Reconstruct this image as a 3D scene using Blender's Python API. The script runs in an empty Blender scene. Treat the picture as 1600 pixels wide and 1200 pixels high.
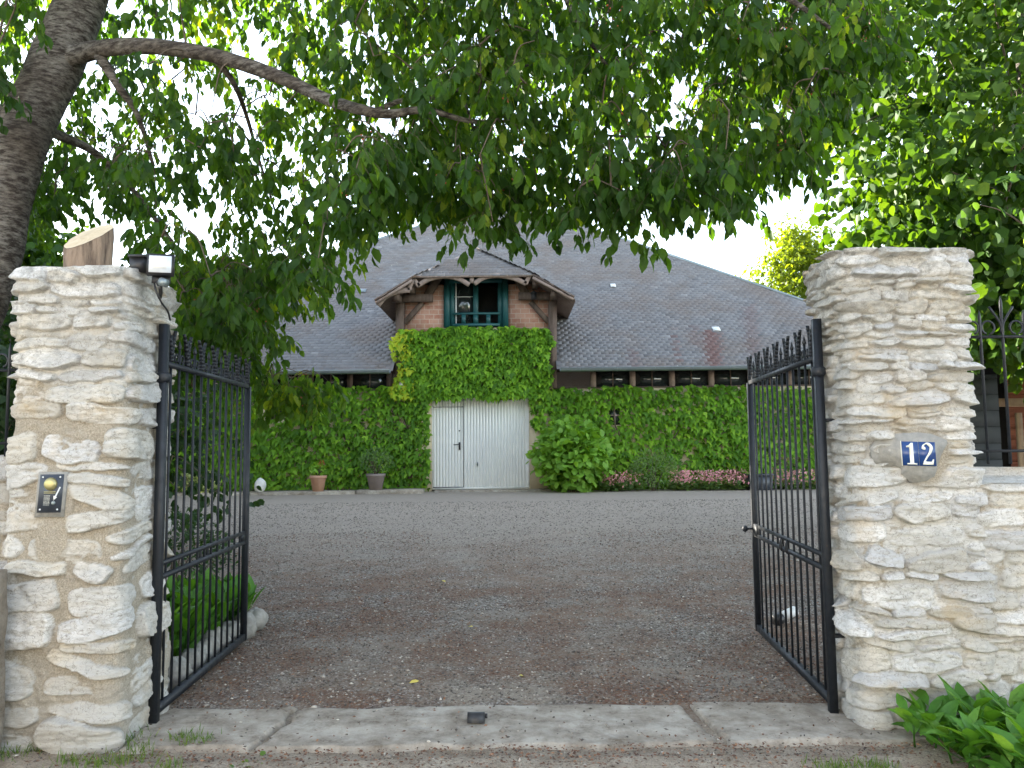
import bpy, math, random
import numpy as np
from mathutils import Vector, Matrix, Euler

random.seed(7)
R = np.random.default_rng(11)
rad = math.radians
sc = bpy.context.scene
COL = sc.collection

# ---------------------------------------------------------------- camera
CAM_H, PITCH, ROLL, FPX = 1.6, 4.76, -0.6, 1200.0
cam_d = bpy.data.cameras.new("camera"); cam = bpy.data.objects.new("camera", cam_d); COL.objects.link(cam)
cam_d.sensor_width = 36; cam_d.lens = 36 * FPX / 1600; cam_d.clip_end = 2000; cam_d.clip_start = .05
CM = (Matrix.Translation((0, 0, CAM_H)) @ Euler((rad(90 + PITCH), 0, 0)).to_matrix().to_4x4() @ Matrix.Rotation(rad(ROLL), 4, 'Z'))
cam.matrix_world = CM
sc.camera = cam
# ---------------------------------------------------------------- world, sun, exposure
SUN_EL, SUN_AZ = 13.0, 47.0        # elevation; azimuth to the left of the view direction
w = bpy.data.worlds.new("World"); sc.world = w; w.use_nodes = True
nt = w.node_tree; bg = nt.nodes["Background"]
sky = nt.nodes.new("ShaderNodeTexSky"); sky.sky_type = 'NISHITA'; sky.sun_disc = False
sky.sun_elevation = rad(SUN_EL); sky.sun_rotation = rad(-SUN_AZ); sky.air_density = 1.0; sky.dust_density = .15; sky.ozone_density = 1.4
hsv = nt.nodes.new('ShaderNodeHueSaturation'); hsv.inputs['Saturation'].default_value = .55; nt.links.new(sky.outputs[0], hsv.inputs['Color']); nt.links.new(hsv.outputs[0], bg.inputs[0]); bg.inputs[1].default_value = 0.15
sd = bpy.data.lights.new("sun", 'SUN'); sd.energy = 5.0; sd.angle = rad(.5); sd.color = (1, .92, .79)
sun = bpy.data.objects.new("sun", sd); COL.objects.link(sun)
sdir = Vector((-math.sin(rad(SUN_AZ)) * math.cos(rad(SUN_EL)), math.cos(rad(SUN_AZ)) * math.cos(rad(SUN_EL)), math.sin(rad(SUN_EL))))
sun.rotation_euler = (-sdir).to_track_quat('-Z', 'Y').to_euler(); sun.location = (-6, 20, 14)
sc.view_settings.view_transform = 'Standard'; sc.view_settings.look = 'None'
sc.view_settings.exposure = 2.65; sc.view_settings.gamma = 1
sc.cycles.max_bounces = 7; sc.cycles.diffuse_bounces = 4; sc.cycles.transparent_max_bounces = 6

# ---------------------------------------------------------------- helpers
RM = np.array(CM.to_3x3())
def P(px, py, Y):
    """point at world depth Y seen in photo pixel (px,py)"""
    d = RM @ np.array([(px - 800) / FPX, (600 - py) / FPX, -1.0])
    t = Y / d[1]
    return np.array([d[0] * t, Y, CAM_H + d[2] * t])
def pix(p):
    q = (np.asarray(p, float) - np.array([0, 0, CAM_H])) @ RM
    return 800 + FPX * q[..., 0] / -q[..., 2], 600 - FPX * q[..., 1] / -q[..., 2]

def gz(x, y):
    t = np.clip((np.asarray(y, float) - 6.0) / 13.0, 0, 1)
    return .5 * (t * t * (3 - 2 * t))

class MB:
    """collects verts / faces, links them as ONE mesh object"""
    def __init__(s): s.v = []; s.f = []; s.fm = []; s.n = 0; s.c = []; s.hasc = False
    def add(s, v, f, c=None, m=0):
        v = np.asarray(v, float).reshape(-1, 3)
        s.v.append(v)
        f = np.asarray(f, int)
        s.f.append(f + s.n); s.fm.append(np.full(len(f), m))
        if c is None: c = np.zeros((len(v), 3))
        else:
            s.hasc = True; c = np.broadcast_to(np.asarray(c, float), (len(v), 3))
        s.c.append(c); s.n += len(v)
    def mixed(s, v, faces, c=None, m=0):
        v = np.asarray(v, float).reshape(-1, 3); first = True
        for k in sorted(set(len(f) for f in faces)):
            fs = np.array([f for f in faces if len(f) == k])
            if first: s.add(v, fs, c, m); first = False
            else:
                s.f.append(fs + s.n - len(v)); s.fm.append(np.full(len(fs), m))
    def box(s, a, b, c=None, m=0, rot=None):
        a = np.minimum(a, b) if rot is None else np.array(a, float); b = np.maximum(a, b) if rot is None else np.array(b, float)
        x0, y0, z0 = a; x1, y1, z1 = b
        v = np.array([[x0, y0, z0], [x1, y0, z0], [x1, y1, z0], [x0, y1, z0], [x0, y0, z1], [x1, y0, z1], [x1, y1, z1], [x0, y1, z1]])
        if rot is not None: v = rot(v)
        s.add(v, [[0, 3, 2, 1], [4, 5, 6, 7], [0, 1, 5, 4], [1, 2, 6, 5], [2, 3, 7, 6], [3, 0, 4, 7]], c, m)
    def beam(s, p, q, w, d, up=(0, 0, 1), c=None):
        """rectangular bar from p to q, w across, d along 'up'"""
        p = np.array(p, float); q = np.array(q, float); t = q - p; L = np.linalg.norm(t); t /= L
        u = np.array(up, float); u -= t * (u @ t); u /= np.linalg.norm(u); r = np.cross(t, u)
        cs = [(-.5, -.5), (.5, -.5), (.5, .5), (-.5, .5)]
        v = [p + r * a * w + u * b * d for a, b in cs] + [q + r * a * w + u * b * d for a, b in cs]
        s.add(v, [[0, 1, 2, 3], [7, 6, 5, 4], [0, 4, 5, 1], [1, 5, 6, 2], [2, 6, 7, 3], [3, 7, 4, 0]], c)
    def tube(s, pts, r, n=6, c=None, cap=True, disp=None):
        pts = np.asarray(pts, float); m = len(pts); r = np.broadcast_to(np.asarray(r, float), (m,))
        t = np.gradient(pts, axis=0); t /= np.linalg.norm(t, axis=1)[:, None] + 1e-12
        u = np.cross(t[0], [0.13, 0.2, .97] if abs(t[0][2]) < .9 else [1, 0.1, 0]); u /= np.linalg.norm(u)
        us = [u]
        for i in range(1, m):
            u = us[-1] - t[i] * (us[-1] @ t[i]); us.append(u / np.linalg.norm(u))
        us = np.array(us); vs = np.cross(t, us)
        a = np.arange(n) / n * 2 * np.pi
        rr = r[:, None] * np.ones(n)
        if disp is not None: rr = rr * disp(m, n)
        v = pts[:, None] + (us[:, None] * np.cos(a)[None, :, None] + vs[:, None] * np.sin(a)[None, :, None]) * rr[..., None]
        i = np.arange(m - 1)[:, None] * n; j = np.arange(n)[None]; k = (j + 1) % n
        f = np.stack([i + j, i + k, i + n + k, i + n + j], -1).reshape(-1, 4)
        V = v.reshape(-1, 3)
        s.add(V, f, c)
        if cap:
            base = s.n - m * n
            if n == 4 or n == 3:
                s.f.append(np.array([[base + q for q in range(n)][::-1], [base + (m - 1) * n + q for q in range(n)]])); s.fm.append(np.zeros(2, int))
            else:
                s.add(np.array([pts[0], pts[-1]]), np.zeros((0, 3), int), c)
                b2 = s.n - 2
                ff = [[b2, base + (q + 1) % n, base + q] for q in range(n)] + [[b2 + 1, base + (m - 1) * n + q, base + (m - 1) * n + (q + 1) % n] for q in range(n)]
                s.f.append(np.array(ff)); s.fm.append(np.zeros(len(ff), int))
    def lathe(s, prof, c0, n=28, c=None):
        prof = np.array(prof, float); a = np.arange(n) / n * 2 * np.pi
        v = np.stack([prof[:, 0][:, None] * np.cos(a) + c0[0], prof[:, 0][:, None] * np.sin(a) + c0[1], prof[:, 1][:, None] + 0 * a + c0[2]], -1)
        m = len(prof); i = np.arange(m - 1)[:, None] * n; j = np.arange(n)[None]; k = (j + 1) % n
        s.add(v.reshape(-1, 3), np.stack([i + j, i + k, i + n + k, i + n + j], -1).reshape(-1, 4), c)
    def prism(s, poly, to3, th, c=None):
        """2-D polygon -> solid; to3(x,y,d)"""
        n = len(poly)
        v = [to3(x, y, 0) for x, y in poly] + [to3(x, y, th) for x, y in poly]
        s.mixed(v, [list(range(n)), list(range(2 * n - 1, n - 1, -1))] + [[i, i + n, (i + 1) % n + n, (i + 1) % n] for i in range(n)], c)
    def build(s, name, mats, parent=None, smooth=False):
        V = np.concatenate(s.v); C = np.concatenate(s.c)
        me = bpy.data.meshes.new(name)
        me.vertices.add(len(V)); me.vertices.foreach_set("co", V.ravel().astype(np.float32))
        fs = [f for f in s.f if len(f)]; fm = [m for f, m in zip(s.f, s.fm) if len(f)]
        loops = np.concatenate([f.ravel() for f in fs]); sizes = np.concatenate([np.full(len(f), f.shape[1]) for f in fs])
        starts = np.concatenate([[0], np.cumsum(sizes)[:-1]])
        me.loops.add(len(loops)); me.loops.foreach_set("vertex_index", loops.astype(np.int32))
        me.polygons.add(len(sizes)); me.polygons.foreach_set("loop_start", starts.astype(np.int32)); me.polygons.foreach_set("loop_total", sizes.astype(np.int32))
        me.polygons.foreach_set("material_index", np.concatenate(fm).astype(np.int32))
        if smooth: me.polygons.foreach_set("use_smooth", np.ones(len(sizes), bool))
        me.update(calc_edges=True)
        if s.hasc:
            a = me.color_attributes.new("tone", 'FLOAT_COLOR', 'POINT')
            a.data.foreach_set("color", np.concatenate([C, np.ones((len(C), 1))], 1).ravel().astype(np.float32))
        for m in (mats if isinstance(mats, (list, tuple)) else [mats]): me.materials.append(m)
        o = bpy.data.objects.new(name, me); COL.objects.link(o)
        if parent is not None:
            o.parent = parent
            o.matrix_parent_inverse = parent_inv(parent)
        return o

def parent_inv(p):
    m = Matrix.LocRotScale(p.location, p.rotation_euler, p.scale)
    q = p
    while q.parent:
        m = q.matrix_parent_inverse @ m; q = q.parent
        m = Matrix.LocRotScale(q.location, q.rotation_euler, q.scale) @ m
    return m.inverted()
def tag(o, label=None, cat=None, group=None, kind=None):
    if label: o["label"] = label
    if cat: o["category"] = cat
    if group: o["group"] = group
    if kind: o["kind"] = kind
    return o
def thing(name, loc, label, cat, group=None):
    o = bpy.data.objects.new(name, None); COL.objects.link(o); o.location = loc; o.empty_display_size = .1
    return tag(o, label, cat, group)

# noise -----------------------------------------------------------
def vnoise(x, y, seed=0):
    x = np.asarray(x, float); y = np.asarray(y, float)
    xi = np.floor(x).astype(int); yi = np.floor(y).astype(int); fx = x - xi; fy = y - yi
    fx = fx * fx * (3 - 2 * fx); fy = fy * fy * (3 - 2 * fy)
    T = np.random.default_rng(seed + 99).random((256, 256))
    g = lambda a, b: T[a & 255, b & 255]
    return ((g(xi, yi) * (1 - fx) + g(xi + 1, yi) * fx) * (1 - fy) + (g(xi, yi + 1) * (1 - fx) + g(xi + 1, yi + 1) * fx) * fy) * 2 - 1
def fbm(x, y, o=4, seed=0):
    s = 0; a = 1; t = 0
    for k in range(o): s = s + a * vnoise(x * 2 ** k + 17.3 * k, y * 2 ** k + 5.1 * k, seed + k); t += a; a *= .5
    return s / t
def spline(pts, n):
    pts = np.array(pts, float); m = len(pts); out = []
    ext = np.vstack([2 * pts[0] - pts[1], pts, 2 * pts[-1] - pts[-2]])
    for q in np.linspace(0, m - 1, n):
        i = min(int(q), m - 2); t = q - i; a, b, c, d = ext[i:i + 4]
        out.append(.5 * ((2 * b) + (-a + c) * t + (2 * a - 5 * b + 4 * c - d) * t ** 2 + (-a + 3 * b - 3 * c + d) * t ** 3))
    return np.array(out)

# ---------------------------------------------------------------- materials
class NT:
    def __init__(s, name):
        s.m = bpy.data.materials.new(name); s.m.use_nodes = True; s.t = s.m.node_tree; s.b = s.t.nodes["Principled BSDF"]; s.o = s.t.nodes["Material Output"]
        s.co = s.n("ShaderNodeTexCoord").outputs["Object"]
    def n(s, ty, **k):
        x = s.t.nodes.new(ty)
        for a, v in k.items():
            if a.startswith("i_"): x.inputs[a[2:].replace("_", " ")].default_value = v
            else: setattr(x, a, v)
        return x
    def l(s, a, b): s.t.links.new(a, b)
    def scaled(s, v, src=None):
        x = s.n("ShaderNodeMapping"); x.inputs["Scale"].default_value = v; s.l(src or s.co, x.inputs[0]); return x.outputs[0]
    def noise(s, scale, detail=5, rough=.6, vec=None, dist=0):
        x = s.n("ShaderNodeTexNoise"); x.inputs["Scale"].default_value = scale; x.inputs["Detail"].default_value = detail; x.inputs["Roughness"].default_value = rough; x.inputs["Distortion"].default_value = dist
        s.l(vec or s.co, x.inputs["Vector"]); return x.outputs["Fac"]
    def vor(s, scale, vec=None, feat='F1', out="Distance"):
        x = s.n("ShaderNodeTexVoronoi"); x.feature = feat; x.inputs["Scale"].default_value = scale; s.l(vec or s.co, x.inputs["Vector"]); return x.outputs[out]
    def ramp(s, fac, stops, interp='LINEAR'):
        x = s.n("ShaderNodeValToRGB"); x.color_ramp.interpolation = interp; e = x.color_ramp.elements
        while len(e) < len(stops): e.new(.5)
        for q, (p, c) in zip(e, stops):
            q.position = p; q.color = (*c, 1) if not isinstance(c, (int, float)) else (c, c, c, 1)
        s.l(fac, x.inputs[0]); return x.outputs[0]
    def mix(s, fac, a, b, mode='MIX'):
        x = s.n("ShaderNodeMix"); x.data_type = 'RGBA'; x.blend_type = mode
        for v, i in ((fac, 0), (a, 6), (b, 7)):
            if hasattr(v, "is_linked"): s.l(v, x.inputs[i])
            else: x.inputs[i].default_value = v if isinstance(v, (int, float)) else (*v, 1)
        return x.outputs[2]
    def math(s, op, a, b=0.0, clamp=False):
        x = s.n("ShaderNodeMath"); x.operation = op; x.use_clamp = clamp
        for v, i in ((a, 0), (b, 1)):
            if hasattr(v, "is_linked"): s.l(v, x.inputs[i])
            else: x.inputs[i].default_value = v
        return x.outputs[0]
    def attr(s):
        x = s.n("ShaderNodeAttribute"); x.attribute_name = "tone"; y = s.n("ShaderNodeSeparateColor"); s.l(x.outputs["Color"], y.inputs[0]); return y.outputs
    def bump(s, h, strength=.5, dist=.01, prev=None):
        x = s.n("ShaderNodeBump"); x.inputs["Strength"].default_value = strength; x.inputs["Distance"].default_value = dist; s.l(h, x.inputs["Height"])
        if prev is not None: s.l(prev, x.inputs["Normal"])
        return x.outputs[0]
    def fin(s, color=None, rough=.8, normal=None, metal=0, spec=.5):
        if color is not None:
            if hasattr(color, "is_linked"): s.l(color, s.b.inputs["Base Color"])
            else: s.b.inputs["Base Color"].default_value = (*color, 1)
        if hasattr(rough, "is_linked"): s.l(rough, s.b.inputs["Roughness"])
        else: s.b.inputs["Roughness"].default_value = rough
        s.b.inputs["Metallic"].default_value = metal; s.b.inputs["Specular IOR Level"].default_value = spec
        if normal is not None: s.l(normal, s.b.inputs["Normal"])
        return s.m

def m_stone(name, warm=0.0):
    t = NT(name); a = t.attr()   # R stone mask, G per stone, B per stone 2
    st = t.scaled((1, 1, 3.2))
    n1 = t.noise(5, 6, .65); n2 = t.noise(28, 6, .7, st); n3 = t.noise(120, 3, .7)
    pale = t.ramp(a[1], [(0, (.44, .40, .33)), (.25, (.61, .59, .54)), (.75, (.72, .71, .69)), (1, (.47, .47, .47))])
    tan = t.ramp(n1, [(.3, (.52, .45, .34)), (.7, (.66, .62, .53))])
    stone = t.mix(t.ramp(a[2], [(.6, 0), (.95, .55)]), pale, tan)
    stone = t.mix(t.ramp(n2, [(.36, .6), (.50, 0)]), stone, (.34, .30, .24))
    stone = t.mix(t.ramp(t.noise(75, 5, .8), [(.30, .45), (.42, 0)]), stone, (.24, .21, .165))
    cr = t.n("ShaderNodeTexVoronoi"); cr.feature = 'DISTANCE_TO_EDGE'; cr.inputs["Scale"].default_value = 6; 
    wv = t.n("ShaderNodeVectorMath"); wv.operation = 'ADD'; ns = t.n("ShaderNodeTexNoise"); ns.inputs["Scale"].default_value = 9; ns.inputs["Detail"].default_value = 5; t.l(t.co, ns.inputs[0]); t.l(ns.outputs["Color"], wv.inputs[0]); t.l(t.scaled((.5, .5, 2.2)), wv.inputs[1]); t.l(wv.outputs[0], cr.inputs[0])
    stone = t.mix(t.ramp(t.noise(1.9, 6, .7), [(.42, 0), (.58, .65)]), stone, (.44, .44, .425))
    crk = t.ramp(cr.outputs[0], [(.0, 1), (.03, 0)])
    stone = t.mix(t.math('MULTIPLY', crk, .75), stone, (.16, .135, .10))
    # ochre stains, grey lichen
    stone = t.mix(t.ramp(t.noise(3.1, 4, .6), [(.56, 0), (.72, .55)]), stone, (.52, .40, .24))
    sep = t.n("ShaderNodeSeparateXYZ"); t.l(t.co, sep.inputs[0])
    high = t.ramp(t.math('MULTIPLY', sep.outputs[2], 1 / 3.0), [(.55, .12), (.9, 1)])
    lich = t.math('MULTIPLY', t.ramp(t.noise(13, 7, .78), [(.46, 0), (.60, .85)]), high)
    stone = t.mix(lich, stone, (.27, .265, .245))
    stone = t.mix(t.ramp(t.vor(55), [(.0, .6), (.16, 0)]), stone, (.24, .22, .18))
    mort = t.mix(t.ramp(n3, [(.35, 0), (.7, 1)]), (.24, .205, .155), (.50, .45, .365))
    mort = t.mix(t.ramp(t.noise(7, 5, .7), [(.45, 0), (.65, .5)]), mort, (.33, .30, .25))
    col = t.mix(a[0], mort, stone)
    low = t.ramp(t.math('ADD', sep.outputs[2], t.math('MULTIPLY', n1, .5)), [(.25, .55), (.75, 0)])
    col = t.mix(low, col, (.40, .385, .35))
    h = t.math('ADD', t.math('MULTIPLY', n2, .9), t.math('MULTIPLY', n3, .45)); h = t.math('SUBTRACT', h, t.math('MULTIPLY', crk, .5))
    h = t.math('ADD', h, t.math('MULTIPLY', t.ramp(t.noise(45, 5, .8, t.scaled((1, 1, 4))), [(.4, 0), (.5, 1)]), .25))
    return t.fin(col, .92, t.bump(h, .6, .012), spec=.2)

def m_leaf(name, cols, trans=.38, rough=.42, vein=True):
    t = NT(name); a = t.attr()
    c = t.ramp(a[0], cols)
    c = t.mix(t.ramp(t.noise(60, 3), [(.4, 0), (.7, .25)]), c, tuple(x * .6 for x in cols[0][1]))
    t.fin(c, rough + .08, spec=.25)
    tr = t.n("ShaderNodeBsdfTranslucent"); ct = t.mix(.5, c, (.5, .62, .05), 'MIX'); 
    t.l(t.mix(1.0, c, (3.5, 3.0, .5), 'MULTIPLY'), tr.inputs[0])
    mx = t.n("ShaderNodeMixShader"); mx.inputs[0].default_value = trans
    t.l(t.b.outputs[0], mx.inputs[1]); t.l(tr.outputs[0], mx.inputs[2]); t.l(mx.outputs[0], t.o.inputs[0])
    return t.m

def m_simple(name, c1, c2=None, rough=.7, scale=12, bump=.3, bd=.005, metal=0, spec=.5, stretch=(1, 1, 1)):
    t = NT(name); v = t.scaled(stretch); n = t.noise(scale, 6, .65, v)
    c2 = c2 or tuple(x * .75 for x in c1)
    return t.fin(t.ramp(n, [(.35, c1), (.65, c2)]), rough, t.bump(n, bump, bd), metal, spec)

MS = {}
MS['stone'] = m_stone("limestone_masonry")
MS['iron'] = (lambda t: t.fin(t.mix(t.ramp(t.noise(30, 5, .7), [(.62, 0), (.72, .5)]), (.008, .011, .016), (.05, .03, .02)), t.ramp(t.noise(18, 4), [(.3, .42), (.7, .7)]), t.bump(t.noise(70, 4), .25, .003)))(NT("black_painted_iron"))
MS['bark'] = (lambda t: t.fin(t.mix(t.ramp(t.noise(10, 7, .75, t.scaled((1, 1, 3.5))), [(.42, 0), (.62, 1)]), (.05, .04, .034), t.mix(t.ramp(t.noise(2.2, 5), [(.4, 0), (.65, 1)]), (.18, .155, .13), (.30, .28, .25))), .9,
      t.bump(t.noise(14, 7, .8, t.scaled((1, 1, 2.6))), 1.0, .03), spec=.2))(NT("cherry_bark"))
MS['twig'] = m_simple("twig", (.07, .05, .035), (.13, .10, .07), .8, 20)
MS['cherry'] = m_leaf("cherry_leaf", [(0, (.018, .052, .010)), (.5, (.036, .090, .012)), (.85, (.065, .135, .016)), (1, (.15, .22, .02))], .48)
MS['hazel'] = m_leaf("broad_leaf", [(0, (.020, .055, .009)), (.5, (.040, .095, .012)), (.85, (.09, .17, .02)), (1, (.16, .24, .035))], .30)
MS['yellowtree'] = m_leaf("yellow_green_leaf", [(0, (.06, .10, .012)), (1, (.12, .17, .02))], .5)
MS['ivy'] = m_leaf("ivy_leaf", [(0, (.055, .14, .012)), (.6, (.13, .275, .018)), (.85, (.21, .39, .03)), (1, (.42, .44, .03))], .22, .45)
MS['hydr'] = m_leaf("hydrangea_leaf", [(0, (.09, .21, .03)), (1, (.22, .40, .06))], .25, .4)
MS['shrub'] = m_leaf("shrub_leaf", [(0, (.07, .14, .05)), (1, (.20, .29, .12))], .25)
MS['vari'] = m_leaf("variegated_leaf", [(0, (.12, .20, .07)), (1, (.45, .48, .25))], .2)
MS['lily'] = m_leaf("bed_leaf", [(0, (.04, .12, .018)), (.6, (.08, .21, .03)), (1, (.17, .32, .06))], .25, .33)
MS['dark_leaf'] = m_leaf("dark_leaf", [(0, (.012, .035, .012)), (1, (.03, .07, .02))], .25)
MS['grass'] = m_leaf("grass_blade", [(0, (.05, .12, .02)), (1, (.16, .20, .05))], .25)
MS['pink'] = m_simple("pink_petal", (.78, .40, .40), (.62, .22, .26), .7)
MS['red'] = m_simple("red_petal", (.55, .04, .02), (.4, .03, .02), .6)
MS['cherry_fruit'] = m_simple("unripe_cherry", (.35, .05, .02), (.42, .12, .03), .3, bump=0)
MS['teal'] = m_simple("teal_paint", (.012, .075, .08), (.016, .095, .10), .45, 9, .1)
MS['timber'] = (lambda t: t.fin(t.ramp(t.noise(14, 6, .7, t.scaled((1, 1, .25))), [(.3, (.065, .042, .032)), (.7, (.17, .12, .095))]), .85, t.bump(t.noise(30, 5), .4, .005)))(NT("old_timber"))
MS['timber2'] = (lambda t: t.fin(t.ramp(t.noise(14, 6, .7), [(.3, (.19, .135, .11)), (.7, (.32, .24, .20))]), .85))(NT("weathered_trim_timber"))
MS['plaster'] = m_simple("cream_plaster", (.58, .49, .33), (.50, .42, .29), .9, 5, .2)
MS['pale_plaster'] = m_simple('pale_lime_render', (.72, .69, .64), (.68, .65, .60), .9, 3, .2)
MS['zinc'] = m_simple("zinc", (.20, .24, .25), (.27, .31, .32), .4, 3, .05, metal=.6)
MS['darkvoid'] = m_simple("dark_interior", (.012, .011, .01), (.02, .018, .016), .9)
MS['doorpaint'] = m_simple("pale_door_paint", (.74, .75, .72), (.68, .69, .67), .45, 1.5, .05)
MS['black'] = m_simple("black_plastic", (.012, .012, .014), (.02, .02, .022), .45, 20, .1)
MS['white'] = m_simple("white_paint", (.72, .73, .72), (.66, .67, .66), .45, 20, .05)
MS['concrete'] = (lambda t: t.fin(t.mix(t.ramp(t.noise(60, 5, .75), [(.35, 0), (.65, 1)]), t.ramp(t.noise(2.5, 6, .7), [(.3, (.22, .185, .145)), (.5, (.34, .30, .25)), (.7, (.52, .48, .42))]), t.ramp(t.noise(5, 6, .7), [(.35, (.14, .11, .08)), (.6, (.42, .38, .32))])), .95,
      t.bump(t.math('ADD', t.noise(70, 6, .8), t.math('MULTIPLY', t.noise(9, 4), .8)), .7, .01), spec=.15))(NT("worn_concrete"))
MS['rock'] = m_simple("grey_rock", (.36, .35, .32), (.22, .21, .19), .9, 9, .8, .02)
MS['whiterock'] = m_simple("white_rock", (.66, .66, .64), (.55, .55, .53), .8, 5, .3, .01)
MS['terracotta'] = m_simple("terracotta", (.45, .24, .16), (.50, .30, .21), .85, 6, .2)
MS['greypot'] = m_simple("taupe_pot", (.20, .165, .155), (.23, .19, .18), .6, 5, .1)
MS['soil'] = m_simple("soil", (.05, .035, .025), (.08, .06, .045), .95, 30, .8)
MS['brass'] = m_simple("brass", (.42, .38, .18), (.34, .31, .15), .38, 30, .1, metal=.7)
MS['plate'] = m_simple("anthracite_plate", (.03, .037, .05), (.036, .044, .06), .4, 40, .05)
MS['enamel'] = m_simple("blue_enamel", (.012, .045, .17), (.016, .055, .19), .22, 10, .02)
MS['digit'] = m_simple("cream_enamel", (.76, .76, .66), (.72, .72, .62), .3, 20, .02)
MS['mortar'] = m_simple("grey_cement", (.33, .32, .29), (.24, .235, .22), .95, 30, .8, .01)
MS['lampglass'] = m_simple("frosted_lamp_glass", (.66, .70, .74), (.60, .64, .68), .2, 4, .02)
MS['cutwood'] = (lambda t: t.fin(t.ramp(t.noise(6, 6, .7, dist=1.5), [(.3, (.42, .33, .21)), (.6, (.60, .50, .35)), (.8, (.34, .25, .16))]), .85, t.bump(t.noise(40, 4), .4, .006)))(NT("cut_wood"))
MS['logbark'] = (lambda t: t.fin(t.ramp(t.noise(30, 6, .7, t.scaled((1, 1, .12))), [(.35, (.08, .055, .04)), (.6, (.27, .20, .145))]), .9, t.bump(t.noise(34, 6, .7, t.scaled((1, 1, .12))), 1, .02)))(NT("log_bark"))
MS['darkblock'] = m_simple("dark_grey_blocks", (.045, .055, .062), (.06, .07, .078), .85, 4, .3)
MS['plank'] = (lambda t: t.fin(t.ramp(t.noise(5, 5, .7, t.scaled((.3, 1, 5))), [(.3, (.16, .05, .028)), (.7, (.30, .11, .06))]), .8))(NT("red_brown_planks"))
MS['palewood'] = m_simple("pale_wood", (.38, .28, .18), (.30, .2, .13), .8)

def m_brick():
    t = NT("pink_brick"); sp = t.n("ShaderNodeSeparateXYZ"); t.l(t.co, sp.inputs[0]); cb = t.n("ShaderNodeCombineXYZ"); t.l(sp.outputs[0], cb.inputs[0]); t.l(sp.outputs[2], cb.inputs[1])
    b = t.n("ShaderNodeTexBrick"); t.l(cb.outputs[0], b.inputs[0]); b.inputs["Scale"].default_value = 1; b.inputs["Brick Width"].default_value = .24; b.inputs["Row Height"].default_value = .125; b.inputs["Mortar Size"].default_value = .009; b.inputs["Mortar Smooth"].default_value = .3
    b.inputs["Color1"].default_value = (.36, .15, .10, 1); b.inputs["Color2"].default_value = (.48, .26, .19, 1); b.inputs["Mortar"].default_value = (.50, .40, .33, 1)
    c = t.mix(t.ramp(t.noise(9, 5), [(.4, 0), (.7, .5)]), b.outputs[0], (.52, .36, .28))
    return t.fin(c, .9, t.bump(b.outputs[1], -.5, .01))
MS['brick'] = m_brick()
def m_slate():
    t = NT("roof_slate"); a = t.attr()
    base = t.ramp(a[0], [(0, (.10, .098, .102)), (.5, (.15, .146, .150)), (1, (.215, .21, .212))])
    n = t.noise(.55, 6, .65); base = t.mix(t.ramp(n, [(.45, 0), (.62, .65)]), base, (.14, .108, .09))
    base = t.mix(t.ramp(t.noise(2.3, 6, .75), [(.56, 0), (.66, .55)]), base, (.10, .075, .055))
    base = t.mix(a[2], base, (.12, .055, .045))        # rust-red streaks under the vents
    base = t.mix(t.ramp(t.noise(6, 6, .8), [(.64, 0), (.68, .7)]), base, (.30, .30, .26))
    base = t.mix(t.ramp(t.vor(4.2), [(.04, .9), (.07, 0)]), base, (.42, .42, .38))
    return t.fin(base, t.ramp(a[1], [(0, .42), (1, .62)]), t.bump(t.noise(20, 4), .3, .006), spec=.5)
MS['slate'] = m_slate()
def m_glass(name, c=(.02, .025, .025)):
    t = NT(name); return t.fin(c, t.ramp(t.noise(1.5, 3), [(.3, .03), (.7, .09)]), t.bump(t.noise(2.2, 2), .1, .01), spec=.8)
MS['glass'] = m_glass("window_glass")
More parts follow.
